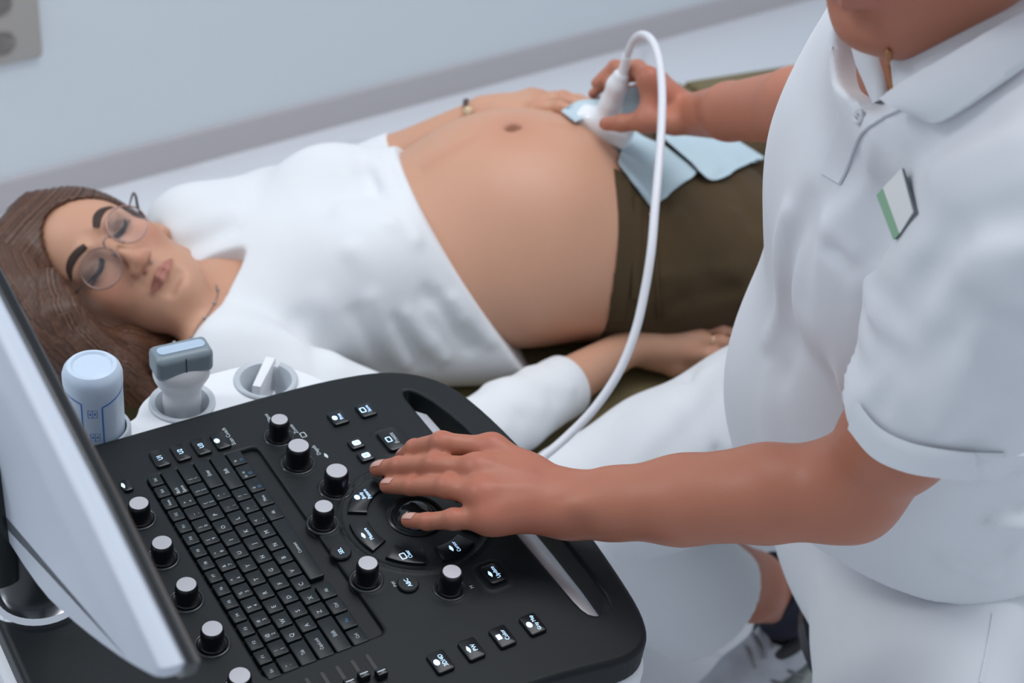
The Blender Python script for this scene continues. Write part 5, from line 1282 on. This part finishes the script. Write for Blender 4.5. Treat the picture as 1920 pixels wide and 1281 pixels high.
# stool under him
stool = empty('stool', pel * [1, 1, 0], 0, 'round dark stool hidden under the seated man in white trousers', 'stool')
mb = MB(); mb.lathe([(.02, 0), (.145, 0), (.16, .012), (.16, .035), (.145, .045), (0, .045)], 40); s_ = mb.build('seat', M_knob, stool); sz_ = pel[2] - .205; s_.location = (.10, .0, sz_)
mb = MB(); mb.lathe([(.025, .05), (.025, sz_)], 24, c=(.10, .0)); mb.build('column', M_chrome, stool)
for i in range(5):
    a_ = i * 2 * math.pi / 5 + .9; mb = MB(); mb.lathe([(0, -.014), (.025, -.012), (.028, 0), (.025, .012), (0, .014)], 18); w = mb.build('caster_wheel', M_knob, stool); w.location = (.10 + .22 * math.cos(a_), .22 * math.sin(a_), .0285); w.rotation_euler = (math.pi / 2, 0, a_)
    tb = tube('base_leg', [(.10, .0, .08), (.10 + .22 * math.cos(a_), .22 * math.sin(a_), .065)], [.018, .013], M_knob, stool, smooth_path=False, worldspace=False)
# ------------------------------------------------------------------ the probe in the hand, with its cable
def thing_at(name, pos, A, label, cat):
    o = bpy.data.objects.new(name, None); COL.objects.link(o); M = Matrix.Identity(4)
    for r in range(3):
        for c in range(3): M[r][c] = A[r, c]
    o.rotation_euler = M.to_euler(); o.location = tuple(pos); o.empty_display_size = .03
    return tag(o, label, cat)
M_probe = mat('probe_white', (.80, .82, .84), .28, coat=.3)
M_lens = mat('probe_lens_grey', (.36, .42, .48), .4)
pr = thing_at('ultrasound_probe', pBot, PA, 'white ultrasound probe with curved cable pressed on the belly in the man\'s hand', 'ultrasound probe')
g = Field((-.05, -.03, -.012), (.05, .03, .13), .0016, pBot, PA)
def rbox(fd, c, hw, r, op='add', k=0, slx=0.0):
    X, Y, Z = fd.ax[0][:, None, None], fd.ax[1][None, :, None], fd.ax[2][None, None, :]
    qx, qy, qz = np.abs(X - c[0]) - hw[0] + r, np.abs(Y - c[1]) - hw[1] + r, np.abs(Z - c[2]) - hw[2] + r
    d = np.sqrt(np.maximum(qx, 0) ** 2 + np.maximum(qy, 0) ** 2 + np.maximum(qz, 0) ** 2) + np.minimum(np.maximum(np.maximum(qx, qy), qz), 0) - r
    fd._comb((slice(None),) * 3, np.broadcast_to(d, fd.F.shape).astype(np.float32), k, op)
rbox(g, (0, 0, .018), (.0395, .0170, .015), .009)
g.chain([(0, 0, .025), (0, 0, .055), (.001, 0, .085), (.002, 0, .098)], [.0165, .0145, .0135, .0110], k=.01, world=False, k0=.022)
q1, q2 = g.nets(); np_mesh('probe_body', q1, q2, M_probe, pr)
g = Field((-.05, -.03, -.014), (.05, .03, .02), .0016, pBot, PA); rbox(g, (0, 0, .003), (.0345, .0135, .006), .005); q1, q2 = g.nets(); np_mesh('probe_lens', q1, q2, M_lens, pr)
ct = PR(.002, 0, .098)
tube('strain_relief', [ct - PZx * .006, PR(.003, 0, .112), D(1176, 104, 1.775)], [.0085, .0070, .0060], M_probe, pr, n=16)
tube('cable', [PR(.003, 0, .108), D(1176, 104, 1.775), D(1188, 76, 1.755), D(1204, 65, 1.735), D(1222, 76, 1.71), D(1235, 110, 1.685), D(1241, 160, 1.66), D(1241, 220, 1.63), D(1236, 300, 1.60), D(1228, 390, 1.575), D(1221, 470, 1.56), D(1208, 550, 1.555), D(1190, 625, 1.55),
                D(1160, 698, 1.545), D(1115, 765, 1.54), D(1060, 822, 1.53), D(1000, 872, 1.50), D(930, 930, 1.45), L2W(.02, .10, .50), L2W(-.02, .11, .40)], .0049, mat('cable_grey_white', (.66, .67, .71), .4), pr, n=16, seg=10)
mk = PR(-.004, 0.0, .078)
# ------------------------------------------------------------------ second probe in the tray
pb = L2W(.0405, .3135, 0); Zb = .762
p2 = thing_at('ultrasound_probe', pb + UP * Zb, np.stack([nrm(np.array([.82, .57, 0])), nrm(np.array([-.57, .82, 0])), UP], 1), 'flat grey headed ultrasound probe standing in the round holder of the machine tray', 'ultrasound probe')
A2 = np.stack([nrm(np.array([.82, .57, 0])), nrm(np.array([-.57, .82, 0])), UP], 1); o2 = pb + UP * Zb
g = Field((-.04, -.025, -.03), (.04, .025, .10), .0012, o2, A2)
g.chain([(0, 0, -.02), (0, 0, .02), (0, 0, .045)], [.0165, .0165, .0175], k=.01, world=False, flat=((0, 1, 0), 1.12))
rbox(g, (0, 0, .052), (.0235, .0125, .009), .008, k=.018)
q1, q2 = g.nets(); np_mesh('probe_body', q1, q2, mat('probe_light_grey', (.66, .67, .69), .3), p2)
g = Field((-.045, -.03, .03), (.045, .03, .10), .0012, o2, A2)
rbox(g, (0, 0, .066), (.0265, .0140, .0125), .006)
g.plane(o2 + A2 @ np.array([0, 0, .0535]), A2 @ nrm([0, 0, -1]), k=.002)
X_, Y_, Z_ = g.ax[0][:, None, None], g.ax[1][None, :, None], g.ax[2][None, None, :]
for sgn in (-1, 1): g.plane(o2 + A2 @ np.array([0, sgn * .0115, .079]), A2 @ nrm([0, sgn * .75, .6]), k=.003)
q1, q2 = g.nets(); np_mesh('probe_head', q1, q2, mat('probe_head_grey', (.20, .25, .28), .38), p2)
mb = MB(); mb.prism(rrect(0, 0, .044, .0115, .005), .0775, .0798, 0, bev=.001); mb.build('probe_lens', mat('probe_lens_blue', (.42, .53, .66), .35), p2)
mb = MB(); mb.box((0, -.0141, .068), (.0007, .0006, .016)); mb.build('probe_mark', M_knob, p2)
mb = MB(); mb.prism(rrect(.004, -.0150, .013, .0016, .0006), .0530, .0545); mb.build('orientation_ridge', M_probe, p2)
# ------------------------------------------------------------------ gel bottle standing upside down
bo = L2W(-.0455, .2965, 0)
bt = thing_at('gel_bottle', bo + UP * .764, np.eye(3), 'translucent white gel bottle with blue print standing upside down in its grey holder', 'bottle')
M_bot = mat('bottle_plastic', (.56, .67, .80), .35, sss=.2, coat=.1)
mb = MB(); R_ = .0246
mb.lathe([(.010, -.0), (.016, .003), (R_ - .002, .010), (R_, .016), (R_, .075), (R_ + .0005, .078), (R_ + .0005, .088), (R_ - .001, .0930), (R_ - .004, .0965), (R_ - .007, .0972), (R_ - .009, .0955), (0, .0948)], 56)
body = mb.build('bottle_body', M_bot, bt)
M_bprint = mat('bottle_print_blue', (.03, .16, .55), .5)
camdir = math.atan2((C0 - bo)[1], (C0 - bo)[0])
def wrap(mb, a0, z0, a1, z1, w, n=14, m=0):
    """line of width w on the bottle wall, angles in degrees from the camera side"""
    P = [(camdir + math.radians(a0 + (a1 - a0) * t), z0 + (z1 - z0) * t) for t in np.linspace(0, 1, n)]; r = R_ + .0003
    vs = []; dx = math.radians(a1 - a0) * R_; dz = z1 - z0; l = math.hypot(dx, dz); nx, nz = -dz / l, dx / l
    for a, z in P:
        for s_ in (-.5, .5): vs.append((r * math.cos(a + nx * w * s_ / R_), r * math.sin(a + nx * w * s_ / R_), z + nz * w * s_))
    mb.add(vs, [(2 * i, 2 * i + 1, 2 * i + 3, 2 * i + 2) for i in range(n - 1)], m)
mb = MB()
wrap(mb, -70, .078, -26, .072, .0011); wrap(mb, -26, .072, -26, .03, .0011); wrap(mb, 14, .068, 14, .022, .0012); wrap(mb, 14, .068, 74, .076, .0014); wrap(mb, -26, .03, -60, .03, .0011)
for (a0, z0) in ((-14, .066), (-5, .066), (-12, .040), (-3, .040)):
    w_ = 9; wrap(mb, a0, z0, a0 + w_, z0, .0004, 4); wrap(mb, a0, z0 - .008, a0 + w_, z0 - .008, .0004, 4); wrap(mb, a0, z0, a0, z0 - .008, .0004, 3); wrap(mb, a0 + w_, z0, a0 + w_, z0 - .008, .0004, 3)
    wrap(mb, a0 + 3, z0 - .004, a0 + 6, z0 - .004, .0022, 3)
for i in range(4): wrap(mb, 30, .026 - .003 * i, 52, .027 - .003 * i, .0006, 6)
mb.build('bottle_print', M_bprint, bt)
# ------------------------------------------------------------------ towels
M_towel = mat('blue_paper_towel', (.47, .59, .65), .85, bump=(70, .6, .004))
tt_v, tt_f = merge([(Vb, Fb), tuple(np.array(x) for x in ([], []))]) if False else (None, None)
def mesh_arrays(o):
    me = o.data; v = np.zeros(len(me.vertices) * 3); me.vertices.foreach_get('co', v); return v.reshape(-1, 3), [tuple(p.vertices) for p in me.polygons]
tv, tfc = mesh_arrays([c for c in woman.children if c.name.startswith('trousers')][0]); bv, bfc = Vb, [tuple(int(i) for i in f) for f in Fb]
allv = [tuple(v) for v in tv] + [tuple(v) for v in bv]; allf = list(tfc) + [tuple(i + len(tv) for i in f) for f in bfc]
treeall = BVHTree.FromPolygons(allv, allf)
t_ = drape_quad('paper_towel', treeall, [[(1176, 240), (1205, 262), (1246, 280)], [(1154, 309), (1205, 350), (1306, 330)], [(1186, 352), (1206, 372), (1222, 392)]][:2] + [[(1216, 390), (1222, 394), (1230, 386)]], 24, 24, .004, .0012, M_towel, None, 1.95, offs=lambda u, v: .006 * math.sin(u * 7) * v)
tag(t_, 'light blue paper towel corner hanging over the zip of the olive trousers', 'paper towel', 'paper towels on the trousers')
t_ = drape_quad('paper_towel', treeall, [[(1215, 232), (1290, 255), (1360, 262)], [(1232, 268), (1300, 280), (1400, 284)], [(1268, 300), (1320, 322), (1428, 300)], [(1306, 332), (1326, 344), (1352, 341)]], 24, 24, .009, .0012, M_towel, None, 2.0, offs=lambda u, v: .004 * math.sin(u * 5 + 1))
tag(t_, 'blue paper towel spread flat on the thigh under the man\'s forearm', 'paper towel', 'paper towels on the trousers')
t_ = drape_quad('paper_towel', treeall, [[(1050, 216), (1090, 200), (1150, 180), (1212, 174)], [(1076, 236), (1110, 230), (1170, 226), (1228, 222)]], 26, 10, .005, .0012, M_towel, None, 1.95, offs=lambda u, v: .005 * math.sin(u * 9))
tag(t_, 'blue paper towel tucked along the waistband behind the white probe', 'paper towel', 'paper towels on the trousers')
# ------------------------------------------------------------------ glasses
M_wire = mat('glasses_wire', (.30, .20, .18), .3, .8)
M_tip = mat('glasses_tip', (.02, .015, .015), .35)
M_glass = mat('glasses_lens', (.6, .62, .7), .03, alpha=.06)
gl = thing_at('eyeglasses', HWo + HWc @ np.array([0, 0, .105]), HWc, 'round thin wire glasses with dark temples worn by the lying woman', 'glasses')
def hl(x, y, z): return HWo + HWc @ np.array([x, y, z])
for sgn in (-1, 1):
    c_ = (sgn * .0300, -.0085, .1035); R1, R2 = .0235, .0222
    loop = [hl(c_[0] + R1 * math.cos(a), c_[1] + R2 * math.sin(a), c_[2] - .0035 * (math.cos(a) * sgn + 1)) for a in np.linspace(0, 2 * math.pi, 41)]
    rim = tube('rim', loop, .0010, M_wire, gl, n=8, smooth_path=False)
    mb = MB(); mb.add([hl(c_[0] + R1 * .98 * math.cos(a), c_[1] + R2 * .98 * math.sin(a), c_[2] - .0035 * (math.cos(a) * sgn + 1)) for a in np.linspace(0, 2 * math.pi, 40, endpoint=False)], [tuple(range(40))]); mb.build('lens', M_glass, rim, worldspace=True)
    tube('temple', [hl(sgn * .0530, .0, .0960), hl(sgn * .0700, .004, .088), hl(sgn * .0800, .004, .055), hl(sgn * .0835, -.001, .005), hl(sgn * .082, -.018, -.020)], [.0009, .0013, .0016, .0018, .0020], M_tip, gl, n=8)
    tube('nose_pad', [hl(sgn * .0085, -.010, .1010), hl(sgn * .0095, -.016, .0985)], [.0022, .0018], M_wire, gl, n=8, smooth_path=False)
tube('bridge', [hl(-.0068, -.001, .1035), hl(-.0035, .003, .1060), hl(.0035, .003, .1060), hl(.0068, -.001, .1035)], .0010, M_wire, gl, n=8)
# ------------------------------------------------------------------ jewellery
tch = bvh(Vh, Fh); nk = []
for q_ in catmull([(346, 668), (358, 640), (372, 612), (390, 590), (402, 570), (408, 552), (405, 536)], 5):
    p_, n__ = hit(tch, q_[0], q_[1], 1.70); nk.append(p_ + nrm(n__) * .0015)
wn_o = thing_at('necklace', nk[len(nk) // 2], np.eye(3), 'fine chain with tiny stones lying on the throat of the woman with glasses', 'necklace')
tube('chain', nk, .0006, mat('chain_silver', (.30, .26, .26), .3, .8), wn_o, n=6, smooth_path=False)
for i_ in range(6, len(nk), 7):
    tube('pendant_stone', [nk[i_] - UP * .0018, nk[i_], nk[i_] + UP * .0018], [.0008, .0022, .0008], mat('stone_grey', (.35, .36, .42), .15, .3), wn_o, n=8, smooth_path=False)
def band(name, c, axis, r, t, m, label, cat, wid=.0, parent=None):
    axis = nrm(axis); u = nrm(np.cross(axis, UP)); w = np.cross(axis, u); o = thing_at(name, c, np.eye(3), label, cat) if parent is None else parent
    tube('band', [c + r * (math.cos(a) * u + math.sin(a) * w) for a in np.linspace(0, 2 * math.pi, 33)], t, m, o, n=10, smooth_path=False); return o
M_gold2 = mat('ring_gold', (.85, .62, .40), .2, 1.0)
fx = nrm(wr_f - el_f); wc = wr_f - fx * .012
br = band('wristwatch', wc, fx, .0275, .0036, mat('strap_brown', (.06, .035, .03), .5), 'small watch with dark strap and bright gold case on the wrist behind the belly', 'watch')
mb = MB(); mb.lathe([(.0, -.003), (.0062, -.003), (.0066, 0), (.0060, .0030), (.0, .0032)], 28)
wcp = D(877, 208, 1.93); wn2 = nrm(C0 - wcp + UP * .8); local_thing('watch_case', mb, M_gold2, wcp, frame_from(wn2), br)
for k_, (q0, q1_, lab) in enumerate(((kn_n[3], fg_n[3][0], 'thin gold ring on the hand lying on the couch, ring nearest her hip'), (kn_n[1], fg_n[1][0], 'thin gold ring on the hand lying on the couch, ring nearer the white thigh'))):
    band('finger_ring', mid(.62, q0, q1_), q1_ - q0, .0098, .0013, M_gold2, lab, 'ring')
